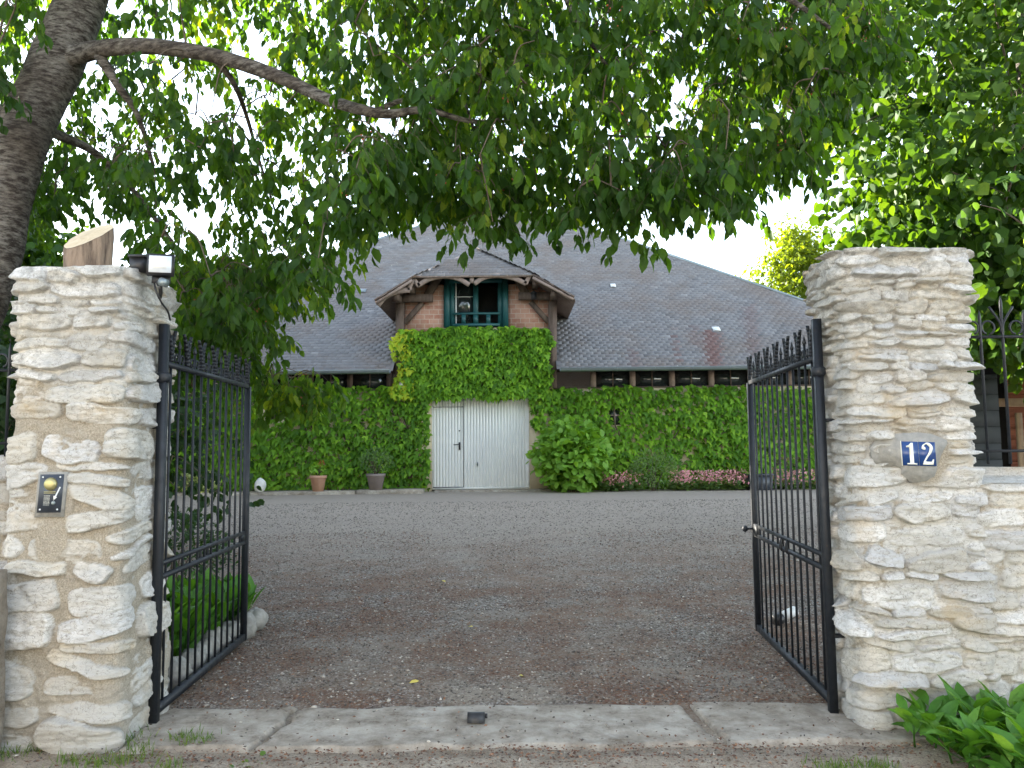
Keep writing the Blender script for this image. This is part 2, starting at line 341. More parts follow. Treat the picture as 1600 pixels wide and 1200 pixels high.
def m_ground():
    t = NT("gravel_and_dirt"); sp = t.n("ShaderNodeSeparateXYZ"); t.l(t.co, sp.inputs[0])
    fine = t.noise(150, 4, .8); v = t.vor(70, out="Color"); vs = t.n("ShaderNodeSeparateColor"); t.l(v, vs.inputs[0])
    g = t.ramp(vs.outputs[0], [(0, (.07, .058, .049)), (.5, (.20, .172, .146)), (.82, (.36, .318, .27)), (1, (.52, .50, .46))])
    g = t.mix(t.ramp(fine, [(.4, .5), (.6, 0)]), g, (.06, .055, .055))
    # pale dusty patches
    g = t.mix(t.ramp(t.noise(.8, 6, .7, t.scaled((.6, 1.3, 1))), [(.46, 0), (.64, .7)]), g, (.27, .235, .195))
    nearm = t.math('MULTIPLY', t.ramp(t.noise(.9, 5, .7), [(.42, 0), (.56, 1)]), t.ramp(t.math('MULTIPLY', sp.outputs[1], .1), [(.5, 1), (.66, 0)])); g = t.mix(t.math('MULTIPLY', nearm, .75), g, t.mix(t.noise(60, 4, .8), (.20, .16, .12), (.40, .35, .28)))
    # red brown litter
    lit = t.math('MULTIPLY', t.ramp(t.noise(1.1, 7, .75), [(.42, 0), (.56, 1)]), t.ramp(t.noise(45, 5, .8), [(.40, 0), (.52, .95)]))
    lit = t.math('MULTIPLY', lit, t.ramp(t.math('MULTIPLY', sp.outputs[1], .05), [(.48, 1), (.62, .15)]))
    g = t.mix(t.math('MULTIPLY', lit, .9), g, (.155, .085, .052))
    far = t.ramp(t.math('MULTIPLY', sp.outputs[1], .05), [(.42, 0), (.8, .8)])  # paler colour far up the yard stands in for open sky light
    g = t.mix(far, g, t.mix(t.noise(9, 6, .8), (.30, .25, .205), (.47, .41, .345)))
    dirt = t.mix(t.ramp(t.noise(6, 7, .75), [(.35, 0), (.65, 1)]), (.26, .205, .15), (.46, .395, .31))
    dirt = t.mix(t.ramp(t.noise(90, 4, .8), [(.4, .5), (.55, 0)]), dirt, (.11, .085, .065))
    f = t.ramp(t.math('MULTIPLY', t.math('ADD', sp.outputs[1], t.math('MULTIPLY', t.noise(2.2, 4), .5)), .1), [(.475, 0), (.515, 1)])
    g = t.mix(f, dirt, g)
    h = t.math('ADD', t.math('MULTIPLY', t.vor(70), .8), t.math('MULTIPLY', fine, .6)); h = t.math('ADD', h, t.math('MULTIPLY', t.noise(14, 5), .8))
    return t.fin(g, .95, t.bump(h, .8, .012), spec=.15)
MS['ground'] = m_ground()
MS['pebble'] = (lambda t: t.fin(t.ramp(t.attr()[0], [(0, (.065, .055, .048)), (.5, (.19, .165, .14)), (.85, (.35, .315, .27)), (1, (.62, .58, .51))]), .85))(NT("pebble"))
MS['litter'] = (lambda t: t.fin(t.ramp(t.attr()[0], [(0, (.04, .022, .015)), (.55, (.14, .062, .035)), (1, (.32, .17, .09))]), .85))(NT("cherry_litter"))
MS['yleaf'] = m_simple("yellow_leaf", (.6, .48, .05), (.5, .4, .08), .6)

# ---------------------------------------------------------------- leaves
def leaf_tmpl(kind):
    if kind == 'cherry':
        v = [(0, 0, 0), (0, .3, -.02), (0, .68, -.06), (0, 1, -.16), (-.235, .30, .05), (.235, .30, .05), (-.225, .66, .02), (.225, .66, .02)]
        f3 = [(0, 5, 1), (0, 1, 4), (2, 7, 3), (2, 3, 6)]; f4 = [(1, 5, 7, 2), (4, 1, 2, 6)]
    elif kind == 'broad':
        v = [(0, 0, 0), (-.36, .18, .05), (-.45, .5, .06), (-.22, .82, 0), (0, 1, -.10), (.22, .82, 0), (.45, .5, .06), (.36, .18, .05), (0, .5, -.03)]
        f3 = [(8, i, i + 1) for i in range(0, 7)][::1] + [(8, 7, 0)]; f3 = [(a, c, b) for a, b, c in f3]; f4 = []
    elif kind == 'ivy':
        v = [(0, 0, 0), (-.2, -.08, .02), (-.5, .28, -.05), (-.22, .42, .04), (0, 1, -.12), (.22, .42, .04), (.5, .28, -.05), (.2, -.08, .02), (0, .35, .06)]
        f3 = [(8, b, a) for a, b in [(0, 1), (1, 2), (2, 3), (3, 4), (4, 5), (5, 6), (6, 7), (7, 0)]]; f4 = []
    elif kind == 'small':
        v = [(0, 0, 0), (-.25, .45, .05), (0, 1, -.05), (.25, .45, .05)]; f3 = [(0, 3, 2), (0, 2, 1)]; f4 = []
    elif kind == 'long':
        v = [(0, 0, 0), (0, .25, .0), (0, .6, -.03), (0, 1, -.14), (-.15, .22, .06), (.15, .22, .06), (-.21, .5, .04), (.21, .5, .04), (0, .82, -.07), (-.11, .8, -.03), (.11, .8, -.03)]
        f3 = [(0, 5, 1), (0, 1, 4), (8, 10, 3), (8, 3, 9)]; f4 = [(1, 5, 7, 2), (4, 1, 2, 6), (2, 7, 10, 8), (6, 2, 8, 9)]
    elif kind == 'blade':
        v = [(-.04, 0, 0), (.04, 0, 0), (-.03, .6, -.05), (.03, .6, -.05), (0, 1, -.2)]; f3 = [(2, 3, 4)]; f4 = [(0, 1, 3, 2)]
    return np.array(v, float), np.array(f3), np.array(f4)
def add_leaves(mb, pos, along, nrm, size, tone, kind):
    """along = direction base->tip, nrm ~ upper side"""
    T, f3, f4 = leaf_tmpl(kind); n = len(pos)
    if n == 0: return
    a = along / (np.linalg.norm(along, axis=1)[:, None] + 1e-9)
    m = nrm - a * (nrm * a).sum(1)[:, None]; m /= np.linalg.norm(m, axis=1)[:, None] + 1e-9
    s = np.cross(a, m)
    curl = 1 + R.normal(0, .35, n)
    wid = 1 + R.normal(0, .15, n)
    V = pos[:, None] + size[:, None, None] * (T[None, :, 0, None] * s[:, None] * wid[:, None, None] + T[None, :, 1, None] * a[:, None] + T[None, :, 2, None] * m[:, None] * curl[:, None, None])
    off = (np.arange(n) * len(T))[:, None, None]
    C = np.repeat(np.stack([tone, R.random(n), R.random(n)], 1), len(T), 0)
    mb.add(V.reshape(-1, 3), (f3[None] + off).reshape(-1, 3), C)
    if len(f4):
        mb.f.append((f4[None] + off).reshape(-1, 4) + mb.n - len(T) * n); mb.fm.append(np.zeros(n * len(f4), int))
def rdir(n, sc_=(1, 1, 1)):
    d = R.normal(size=(n, 3)) * sc_; return d / (np.linalg.norm(d, axis=1)[:, None] + 1e-9)

# ================================================================= SETTING
def build_ground():
    ys = np.concatenate([[-60, -20, -5], np.arange(0, 4, .1), np.arange(4, 8, .1), np.arange(8, 21, .25), [22, 25, 30, 40, 80, 200, 600]])
    xs = np.concatenate([[-500, -100, -30, -14], np.arange(-8, 8.01, .12), [14, 30, 100, 500]])
    X, Y = np.meshgrid(xs, ys); Z = gz(X, Y) + .018 * fbm(X * 1.3, Y * 1.3, 4, 3) * ((Y < 19) & (abs(X) < 9))
    Z = Z - .02 * ((Y > 4.1) & (Y < 4.9) & (abs(X) < 2.2)) + .006 * np.clip((4.25 - Y) / .1, 0, 1)
    nx = len(xs); i = np.arange(len(ys) - 1)[:, None] * nx + np.arange(nx - 1)[None]
    f = np.stack([i, i + 1, i + nx + 1, i + nx], -1).reshape(-1, 4)
    mb = MB(); mb.add(np.stack([X, Y, Z], -1).reshape(-1, 3), f)
    tag(mb.build("ground", MS['ground'], smooth=True), kind='structure')
build_ground()

def build_threshold():
    # worn concrete strip in three pours, cracks between them
    mb = MB()
    def slab(fx0, fx1, seed):
        nu, nv = 150, 50
        us = np.linspace(0, 1, nu); vs = np.linspace(0, 1, nv)
        U, V = np.meshgrid(us, vs)
        y0 = 4.27; y1 = 4.93
        xa = fx0(V); xb = fx1(V)
        X = xa + (xb - xa) * U
        yf = y0 + .07 * fbm(X * 2.5, X * 0 + seed, 6, 8); yb = y1 + .05 * fbm(X * 3, X * 0 + seed + 5, 4, 9) 
        Y = yf + (yb - yf) * V
        e = np.minimum(np.minimum(U * (xb - xa), (1 - U) * (xb - xa)) / .02, np.minimum(V, 1 - V) * .65 / .025); e = np.clip(e, 0, 1)
        Z = -.046 + .055 * np.sqrt(e) + .008 * fbm(X * 4, Y * 4, 4, 4) - .02 * np.clip(fbm(X * 7, Y * 7, 4, 14) - .3, 0, 1)
        i = np.arange(nv - 1)[:, None] * nu + np.arange(nu - 1)[None]
        mb.add(np.stack([X, Y, Z], -1).reshape(-1, 3), np.stack([i, i + 1, i + nu + 1, i + nu], -1).reshape(-1, 4))
    wob = lambda s: (lambda V: .035 * fbm(V * 5, V * 0 + s, 3, 6))
    c1 = lambda V: -1.42 + .09 * V + wob(2)(V); c2 = lambda V: 1.12 - .06 * V + wob(7)(V)
    slab(lambda V: -2.17 + wob(11)(V), lambda V: c1(V) - .012, 1)
    slab(lambda V: c1(V) + .012, lambda V: c2(V) - .022, 4)
    slab(lambda V: c2(V) + .022, lambda V: 2.25 + 0 * V, 8)
    tag(mb.build("pavement_threshold", MS['concrete'], smooth=True), kind='structure')
    # long kerb slab under the house wall
    k = MB(); a = P(250, 770, 19.15)
    for x0, x1, dz in ((-12, -6.6, 0), (-6.58, -3.9, .012), (-3.88, -2.25, .03), (-2.0, .95, -.02)):
        k.box((x0, 19.05 + (.5 if x0 > -2.1 else 0), .35), (x1, 19.99, .565 + dz))
    tag(k.build("pavement_kerb", MS['concrete']), kind='structure')
build_threshold()

# ---------------------------------------------------------------- masonry
def masonry(name, ring, z0, z1, hfun, gapfun, seed, res=.0062, flats=(), amp=.03, topjag=.02, batter=None, parent=None, label=None, cat=None):
    """closed ring (list of xy + corner radius) wrapped with displaced rubble stones, one mesh"""
    rg = np.random.default_rng(seed)
    (xa, ya), (xb, yb), cr = ring
    # rounded rectangle path, starting mid-back so the seam is hidden
    pts = []
    cor = [(xb - cr, yb - cr, 0), (xa + cr, yb - cr, 90), (xa + cr, ya + cr, 180), (xb - cr, ya + cr, 270)]
    pts.append((xb - cr - .01, yb))
    pts = []
    order = [1, 2, 3, 0]
    xm = (xa + xb) / 2
    pts.append((xm, yb, 0, 1))
    for k in order:
        cx, cy, a0 = cor[k]
        for q in np.linspace(0, 90, 6):
            a = rad(a0 + q); pts.append((cx + cr * math.cos(a), cy + cr * math.sin(a), math.cos(a), math.sin(a)))
    pts.append((xm, yb, 0, 1))
    pts = np.array(pts); seg = np.linalg.norm(np.diff(pts[:, :2], axis=0), axis=1); cum = np.concatenate([[0], np.cumsum(seg)]); L = cum[-1]
    nu = int(L / res); nv = int((z1 - z0) / res)
    u = np.linspace(0, L, nu, endpoint=False); v = np.linspace(z0, z1, nv)
    px_ = np.interp(u, cum, pts[:, 0]); py_ = np.interp(u, cum, pts[:, 1]); nx_ = np.interp(u, cum, pts[:, 2]); ny_ = np.interp(u, cum, pts[:, 3])
    nl = np.hypot(nx_, ny_); nx_ /= nl; ny_ /= nl
    U, V = np.meshgrid(u, v)
    Uw = U + .018 * fbm(U * 7, V * 9, 3, seed) + .03 * fbm(U * 2, V * 2, 2, seed + 5)
    Vw = V + .022 * fbm(U * 4, V * 5, 3, seed + 9) + .010 * fbm(U * 14, V * 14, 2, seed + 3)
    m1 = np.full(U.shape, 9.); m2 = np.full(U.shape, 9.); sid = np.zeros(U.shape, int)
    stones = []
    z = z0 - .03
    while z < z1 + .02:
        h = hfun(z, rg); x = -rg.random() * .2
        while x < L + .1:
            wdt = h * rg.uniform(1.6, 4.6) + .04; wdt = min(wdt, .42)
            if rg.random() < .16 and h > .06:
                k = rg.uniform(.35, .65)
                stones.append((x + wdt / 2, z + h * k / 2, wdt / 2, h * k / 2)); stones.append((x + wdt / 2, z + h * (1 + k) / 2, wdt / 2, h * (1 - k) / 2))
            else: stones.append((x + wdt / 2, z + h / 2 + rg.normal(0, h * .12), wdt / 2, h / 2 * rg.uniform(.82, 1.12)))
            x += wdt
        z += h
    par = []; h_rough = getattr(gapfun, 'rough', lambda z: 0)
    for i, (cx, cz, a, b) in enumerate(stones):
        ang = rg.normal(0, .04 + .16 * (h_rough(cz))); g = gapfun(cz, rg); p = rg.uniform(2.0, 5.0); sh = rg.normal(0, .25)
        aa = a - g * .7; bb = max(b - g * .35, .012)
        i0, i1 = np.searchsorted(u, [cx - a * 1.5 - .05, cx + a * 1.5 + .05]); j0, j1 = np.searchsorted(v, [cz - b * 1.9 - .04, cz + b * 1.9 + .04])
        par.append((aa, bb, ang, cx, cz, sh))
        if i1 <= i0 or j1 <= j0: continue
        du = Uw[j0:j1, i0:i1] - cx; dv = Vw[j0:j1, i0:i1] - cz
        du, dv = du * math.cos(ang) + dv * math.sin(ang), -du * math.sin(ang) + dv * math.cos(ang)
        taper = 1 + sh * du / a * .6
        m = (np.abs(du / aa) ** p + np.abs(dv / (bb * np.clip(taper, .5, 1.5))) ** p) ** (1 / p)
        M1 = m1[j0:j1, i0:i1]; M2 = m2[j0:j1, i0:i1]; S = sid[j0:j1, i0:i1]
        closer = m < M1
        M2[:] = np.where(closer, M1, np.minimum(M2, m)); S[:] = np.where(closer, i, S); M1[:] = np.where(closer, m, M1)
    n = len(stones); amps = rg.uniform(.35, 1.25, n) * amp; amps[rg.random(n) < .08] *= 1.7
    tu = rg.normal(0, .5, n); tv = rg.normal(-.35, .5, n); t1 = rg.random(n); t2 = rg.random(n)
    pa = np.array(par)
    du = (U - pa[sid, 3]) / pa[sid, 0]; dv = (V - pa[sid, 4]) / pa[sid, 1]
    edge = np.clip(1.02 - m1, 0, 1)
    sep = np.clip((m2 - m1) * 2.5, 0, 1)
    dry = gapfun.dry(V); lowf = .3 - .3 * dry
    prof = np.clip(edge * 12, 0, 1) ** .55 * (lowf + (1 - lowf) * np.clip(sep * 9, 0, 1) ** .6)
    body = amps[sid] * (1 + .5 * tu[sid] * np.clip(du, -1, 1) + .6 * tv[sid] * np.clip(dv, -1, 1)) 
    strata = .0055 * fbm(U * 8 + sid * 3.1, V * 55 + sid, 3, seed + 2) + .009 * fbm(U * 10 + sid, V * 16, 3, seed + 21) - .012 * np.abs(fbm(U * 9 + sid * 2.3, V * 16 + sid, 3, seed + 25)) + .003
    crag = -.03 * np.clip(fbm(U * 11 + sid, V * 24, 3, seed + 31) - .22, 0, 1)
    H = prof * (body + strata + crag)
    dry = gapfun.dry(V) if hasattr(gapfun, 'dry') else 0
    mort = .004 * fbm(U * 22, V * 22, 3, seed + 12) + .010 * fbm(U * 5, V * 5, 2, seed + 14) + .006 - dry * .040 - .016 * np.abs(fbm(U * 13, V * 13, 3, seed + 17)) + .004
    # mortar smeared over parts of the stones
    cover = np.clip(fbm(U * 3.2, V * 3.2, 3, seed + 40) * 2.2 - gapfun.smear(V), 0, 1) if hasattr(gapfun, 'smear') else 0
    Hm = mort + amp * .55 * cover
    Ht = np.maximum(H * 1.0, Hm * (1 - prof) + Hm * cover * prof - .02 * prof * (1 - cover))
    mask = np.clip((H - Hm) / .004 + .3, 0, 1)
    H = Ht + .010 * fbm(U * 1.6, V * 1.6, 2, seed + 50)
    X = px_[None] + nx_[None] * H; Yc = py_[None] + ny_[None] * H; Zc = V.copy()
    for (fx, fy, fz, rx, rz, depth, flatm) in flats:       # trowelled areas around plates
        q = ((X - fx) / rx) ** 2 + ((V - fz) / rz) ** 2 + .5 * fbm(U * 9, V * 9, 3, seed + 61); k = np.clip((1.25 - q) * 2.2, 0, 1) * (ny_[None] < -.8)
        H = H * (1 - k) + (depth + .003 * fbm(U * 25, V * 25, 2, 5)) * k; mask = mask * (1 - k)
    if batter is not None: H = H + batter(U * 0 + nx_[None], U * 0 + ny_[None], V)
    X = px_[None] + nx_[None] * H; Yc = py_[None] + ny_[None] * H
    top = np.clip((V - (z1 - .12)) / .12, 0, 1); Zc = V + top * topjag * vnoise(U * 4, U * 0, seed + 71)
    # ragged ends rounded over at the top
    verts = np.stack([X, Yc, Zc], -1); col = np.stack([mask, t1[sid], t2[sid]], -1)
    mb = MB(); i = np.arange(nv - 1)[:, None] * nu; j = np.arange(nu)[None]; k = (j + 1) % nu
    mb.add(verts.reshape(-1, 3), np.stack([i + j, i + k, i + nu + k, i + nu + j], -1).reshape(-1, 4), col.reshape(-1, 3))
    # top closure: shrinking rings with noise
    cx, cy = (xa + xb) / 2, (ya + yb) / 2; last = verts[-1]; base = mb.n - nu; prev = base
    for s_ in (.94, .8, .55, .25, .02):
        rgp = last.copy(); rgp[:, 0] = cx + (last[:, 0] - cx) * s_; rgp[:, 1] = cy + (last[:, 1] - cy) * s_
        rgp[:, 2] = last[:, 2] + .012 * (1 - s_) + .012 * fbm(rgp[:, 0] * 9, rgp[:, 1] * 9, 2, seed)
        now = mb.n; mb.add(rgp, np.zeros((0, 4), int), np.tile([.9, .5, .5], (nu, 1)))
        jj = np.arange(nu); kk = (jj + 1) % nu
        mb.f.append(np.stack([prev + jj, prev + kk, now + kk, now + jj], -1)); mb.fm.append(np.zeros(nu, int)); prev = now
    o = mb.build(name, MS['stone'], parent, smooth=True)
    if label: tag(o, label, cat)
    return o

def mk(base, dry, smear, rough=lambda z: 0):
    f = lambda z, rg: base(z) * rg.uniform(.4, 1.5)
    f.dry = dry; f.smear = smear; f.rough = rough; return f
sst = lambda a, b, x: np.clip((x - a) / (b - a), 0, 1) ** 2 * (3 - 2 * np.clip((x - a) / (b - a), 0, 1))
# left pillar
ZL = 2.645
lp = thing("gate_pillar", (-2.55, 4.62, 0), "rough pale limestone gate pillar carrying the intercom, with a sawn log on its top", "pillar", "stone gate pillars")
masonry("rubble_masonry", ((-2.83, 4.33), (-2.20, 4.95), .07), -.05, ZL,
        lambda z, rg: (.075 + .05 * rg.random() if z > 1.9 else (.12 + .11 * rg.random())) * (1 if rg.random() > .25 else .6),
        mk(lambda z: .008 if z > 1.9 else (.016 if z > 1.2 else .028), lambda V: sst(1.9, 2.3, V), lambda V: .35 + .9 * sst(1.5, 2.2, V) - .7 * sst(1.3, .3, V), lambda z: 1. if z < 1.7 else .15), 21,
        flats=[(-2.56, 0, 1.33, .11, .17, .03, 0), (-2.56, 0, 1.12, .10, .14, .028, 0)], amp=.036,
        batter=lambda nx, ny, V: .03 * np.clip((.9 - V) / .9, 0, 1) + .02 * sst(2.2, 2.6, V) , parent=lp)
# right pillar
ZR = 2.73
rp = thing("gate_pillar", (2.35, 4.75, 0), "rough pale limestone gate pillar bearing the blue house number 12", "pillar", "stone gate pillars")
masonry("rubble_masonry", ((1.99, 4.47), (2.70, 5.02), .08), -.05, ZR,
        lambda z, rg: (.055 + .035 * rg.random() if z > 1.5 else .08 + .075 * rg.random()) * (1 if rg.random() > .3 else .6),
        mk(lambda z: .006 if z > 1.9 else .013, lambda V: .35 + .65 * sst(1.5, 2.2, V), lambda V: 1.05 + .4 * sst(1.5, 2.2, V), lambda z: .5 if z < 1.4 else .15), 43,
        flats=[(2.36, 0, 1.545, .16, .17, .022, 1)], amp=.038,
        batter=lambda nx, ny, V: (.045 * sst(2.25, 2.7, V)) * (1 - .5 * np.clip(nx, 0, 1)) + .05 * np.clip((1.6 - V) / 1.6, 0, 1) * np.clip(nx, 0, 1), parent=rp)
# side walls
masonry("stone_wall", ((2.66, 4.49), (5.6, 4.93), .05), -.05, 1.40,
        lambda z, rg: .08 + .06 * rg.random(), mk(lambda z: .014, lambda V: .3 + 0 * V, lambda V: .8 + 0 * V), 77, res=.010, amp=.036, topjag=.05,
        label="low rubble stone wall running right from the numbered pillar under the railing", cat="wall")
masonry("stone_wall", ((-5.6, 4.40), (-2.86, 4.85), .05), -.05, 1.57,
        lambda z, rg: .10 + .06 * rg.random(), mk(lambda z: .016, lambda V: .1 + 0 * V, lambda V: .6 + 0 * V), 91, res=.012, amp=.036, topjag=.05,
        label="low rubble stone wall running left from the pillar with the intercom", cat="wall")
# concrete post stump on the far left
mb = MB(); n = 14
zz = np.linspace(0, 1, n); ring = []
for z in zz:
    for (x, y) in ((-3.02, 3.98), (-2.73, 3.98), (-2.715, 4.0), (-2.715, 4.2), (-3.02, 4.2)):
        ring.append((x + .012 * vnoise(z * 8, y * 9, 3), y + .01 * vnoise(z * 7, x * 9, 5), z * 1.0 - .02))
i = np.arange(n - 1)[:, None] * 5; j = np.arange(5)[None]; k = (j + 1) % 5
mb.add(ring, np.stack([i + j, i + k, i + 5 + k, i + 5 + j], -1).reshape(-1, 4)); mb.f.append(np.array([[(n - 1) * 5 + q for q in range(5)]])); mb.fm.append(np.zeros(1, int))
tag(mb.build("stone_post", MS['concrete']), "weathered grey stone post standing against the intercom pillar", "post")

# ================================================================= GATES
def circ(c, r, a0, a1, n, axis):
    a = np.radians(np.linspace(a0, a1, n)); return np.array([c + axis * (r * math.cos(q)) + np.array([0, 0, r * math.sin(q)]) for q in a])
def gate(hx, hy, fx, fy, label, right):
    H = np.array([hx, hy, 0.]); F = np.array([fx, fy, 0.]); L = np.linalg.norm(F - H); d = (F - H) / L; nrm = np.array([-d[1], d[0], 0])
    g = thing("iron_gate", (hx, hy, 0), label, "gate", "open wrought iron gate leaves")
    def at(s, z, o=0.): return H + d * s + nrm * o + np.array([0, 0, z])
    zt, zm1, zm0, zb = 2.14, .925, .845, .075
    mb = MB(); mb.beam(at(0, .0), at(0, 2.38), .048, .048, up=d)
    mb.build("hinge_stile", MS['iron'], g)
    mb = MB(); mb.tube([at(0, 2.02), at(0, 2.035), at(0, 2.07), at(0, 2.085)], [.03, .043, .043, .03], 12); mb.build("hinge_collar", MS['iron'], g, True)
    mb = MB(); mb.beam(at(L, zb - .03), at(L, zt), .045, .045, up=d); mb.build("front_stile", MS['iron'], g)
    for nm, z, w_, h_ in (("top_rail", zt, .030, .032), ("middle_rail", zm1, .022, .026), ("middle_rail", zm0, .030, .028), ("bottom_rail", zb, .04, .05)):
        mb = MB(); mb.beam(at(.028, z), at(L - .023, z), w_, h_); mb.build(nm, MS['iron'], g)
    nb = 12; sp = L / (nb + 1)
    for i in range(nb):
        s = sp * (i + .85)
        lily = i % 2 == 0
        mb = MB(); top = zt + (.10 if lily else .12)
        mb.tube([at(s, zb), at(s, top)], .0085, 8)
        if not lily:   # spear point
            mb.tube([at(s, top - .005), at(s, top + .008), at(s, top + .055)], [.0085, .014, .001], 8)
        mb.build("bar", MS['iron'], g, False)
    for i in range(nb + 1):
        s = sp * (i + .85)
        if i % 2 == 0 and s < L + .02:
            mb = MB()
            for sg in (-1, 1):
                c = spline([at(s + sg * .003, zt + .02), at(s + sg * .008, zt + .08), at(s + sg * .026, zt + .15), at(s + sg * .064, zt + .225)], 9)
                for q in range(8): mb.beam(c[q], c[q + 1] + (c[q + 1] - c[q]) * .06, .034 - .002 * q, .009, up=d * sg + np.array([0, 0, .2]))
            mb.beam(at(s, zt + .02), at(s, zt + .19), .012, .012, up=d)
            mb.tube([at(s, zt + .075), at(s, zt + .095)], .016, 8)
            mb.build("lily_finial", MS['iron'], g)
        elif i < nb:
            mb = MB()
            for sg in (-1, 1):
                c0 = at(s + sg * .043, zt + .052)
                a = np.radians(np.linspace(-90, 250, 18)); rr = np.linspace(.036, .020, 18)
                pts = np.array([c0 + d * (-sg * r * math.cos(q)) * -1 * .9 + np.array([0, 0, r * math.sin(q)]) for q, r in zip(a, rr)])
                mb.tube(pts, .0065, 6)
            mb.build("scroll", MS['iron'], g, True)
    # small catches hanging between the middle rails
    for s in (L * .44, L * .52):
        mb = MB(); mb.tube([at(s, zm1, .012), at(s, zm1 - .03, .02), at(s, zm1 - .075, .018), at(s, zm1 - .10, .012)], [.006, .008, .016, .006], 8); mb.build("hook", MS['iron'], g, True)
    if right:
        mb = MB(); mb.beam(at(L - .15, zm1 - .035), at(L + .01, zm1 - .035), .034, .095); mb.build("lock_case", MS['iron'], g)
        o = -1
        mb = MB(); mb.tube([at(L - .01, zm1 - .03, .02), at(L - .01, zm1 - .03, .07)], .009, 8); c = at(L - .01, zm1 - .03, .085)
        th = np.linspace(-np.pi / 2, np.pi / 2, 7); mb.tube([c + nrm * .024 * math.sin(q) for q in th], [.026 * math.cos(q) + .002 for q in th], 12)
        mb.build("knob", MS['iron'], g, True)
    else:
        mb = MB(); mb.beam(at(L - .12, zm1 - .035), at(L - .02, zm1 - .035), .02, .06); mb.build("latch_plate", MS['iron'], g)
    for z in (.45, 1.75):
        mb = MB(); mb.beam(at(0, z), at(0, z) + np.array([(-1 if not right else 1) * .12, 0.02, 0]), .03, .02); mb.build("hinge_pin", MS['iron'], g)
    return g
gate(-2.135, 4.68, -2.235, 6.48, "black iron gate leaf swung open beside the intercom pillar", False)
gate(1.90, 4.74, 2.055, 6.62, "black iron gate leaf with round knob, open beside the number 12 pillar", True)

def railing(x0, x1, y, zb, zt, first, label, px):
    g = thing("iron_railing", (x0, y, zb), label, "railing")
    for z in (zb, zt):
        mb = MB(); mb.beam((x0, y, z), (x1, y, z), .016, .018); mb.build("rail", MS['iron'], g)
    s = first; i = 0; sp = .138
    while min(x0, x1) + .02 < s < max(x0, x1):
        tall = i % 2 == 1
        mb = MB(); tp = zt + (.22 if tall else .13)
        mb.tube([(s, y, zb - .08), (s, y, tp), (s, y, tp + .04)], [.009, .009, .001], 8); mb.build("bar", MS['iron'], g)
        mb = MB()
        if tall:
            for sg in (-1, 1):
                c = spline([(s + sg * .004, y, zt + .02), (s + sg * .012, y, zt + .09), (s + sg * .075, y, zt + .19)], 7); mb.tube(c, .007, 6)
            mb.build("finial", MS['iron'], g, True)
        else:
            for sg in (-1, 1):
                a = np.radians(np.linspace(-80, 250, 16)); c0 = np.array([s + sg * .05, y, zt + .058])
                mb.tube([c0 + np.array([sg * .04 * math.cos(q), 0, .042 * math.sin(q)]) for q in a], .0065, 6)
            mb.build("scroll", MS['iron'], g, True)
        s += sp * px; i += 1
railing(2.76, 5.4, 4.76, 1.55, 2.26, 2.93, "black iron railing with scrolls on the right-hand low wall", 1)
railing(-2.92, -5.4, 4.62, 1.66, 2.10, -3.04, "black iron railing with scrolls on the left-hand low wall", -1)

# ================================================================= SMALL THINGS AT THE GATE
# sawn log
def log():
    g = thing("log", (-2.54, 4.62, ZL), "upright sawn log with a pale slanting cut, standing on the left pillar", "log")
    c = P(137, 400, 4.62)[:2]; r = .132; n = 40; a = np.arange(n) / n * 2 * np.pi; zf = P(137, 383, 4.49)[2]; zk = P(137, 351, 4.75)[2]; zm = (zf + zk) / 2
    rr = r * (1 + .05 * np.sin(3 * a + 1) + .025 * np.sin(9 * a) + .012 * R.normal(size=n))
    x = c[0] + rr * np.cos(a); y = c[1] + rr * np.sin(a)
    top = zm + (zk - zf) / 2 * (y - c[1]) / r + .035 * (x - c[0]) / r
    mb = MB(); lv = 6; V = []
    for k in range(lv): z = (ZL - .01) + (top - ZL) * k / (lv - 1); q = 1 + .02 * math.sin(k * 2.) ; V.append(np.stack([c[0] + (x - c[0]) * q, c[1] + (y - c[1]) * q, z], 1))
    i = np.arange(lv - 1)[:, None] * n; j = np.arange(n)[None]; k = (j + 1) % n
    mb.add(np.concatenate(V), np.stack([i + j, i + k, i + n + k, i + n + j], -1).reshape(-1, 4)); mb.build("bark", MS['logbark'], g, True)
    mb = MB(); vv = np.concatenate([np.stack([c[0] + (V[-1][:, 0] - c[0]) * s, c[1] + (V[-1][:, 1] - c[1]) * s, zm + (V[-1][:, 2] - zm) * s + .003], 1) for s in (1.0, .6, .2, .01)])
    i = np.arange(3)[:, None] * n
    mb.add(vv, np.stack([i + j, i + k, i + n + k, i + n + j], -1).reshape(-1, 4)); mb.build("cut_face", MS['cutwood'], g, False)
log()
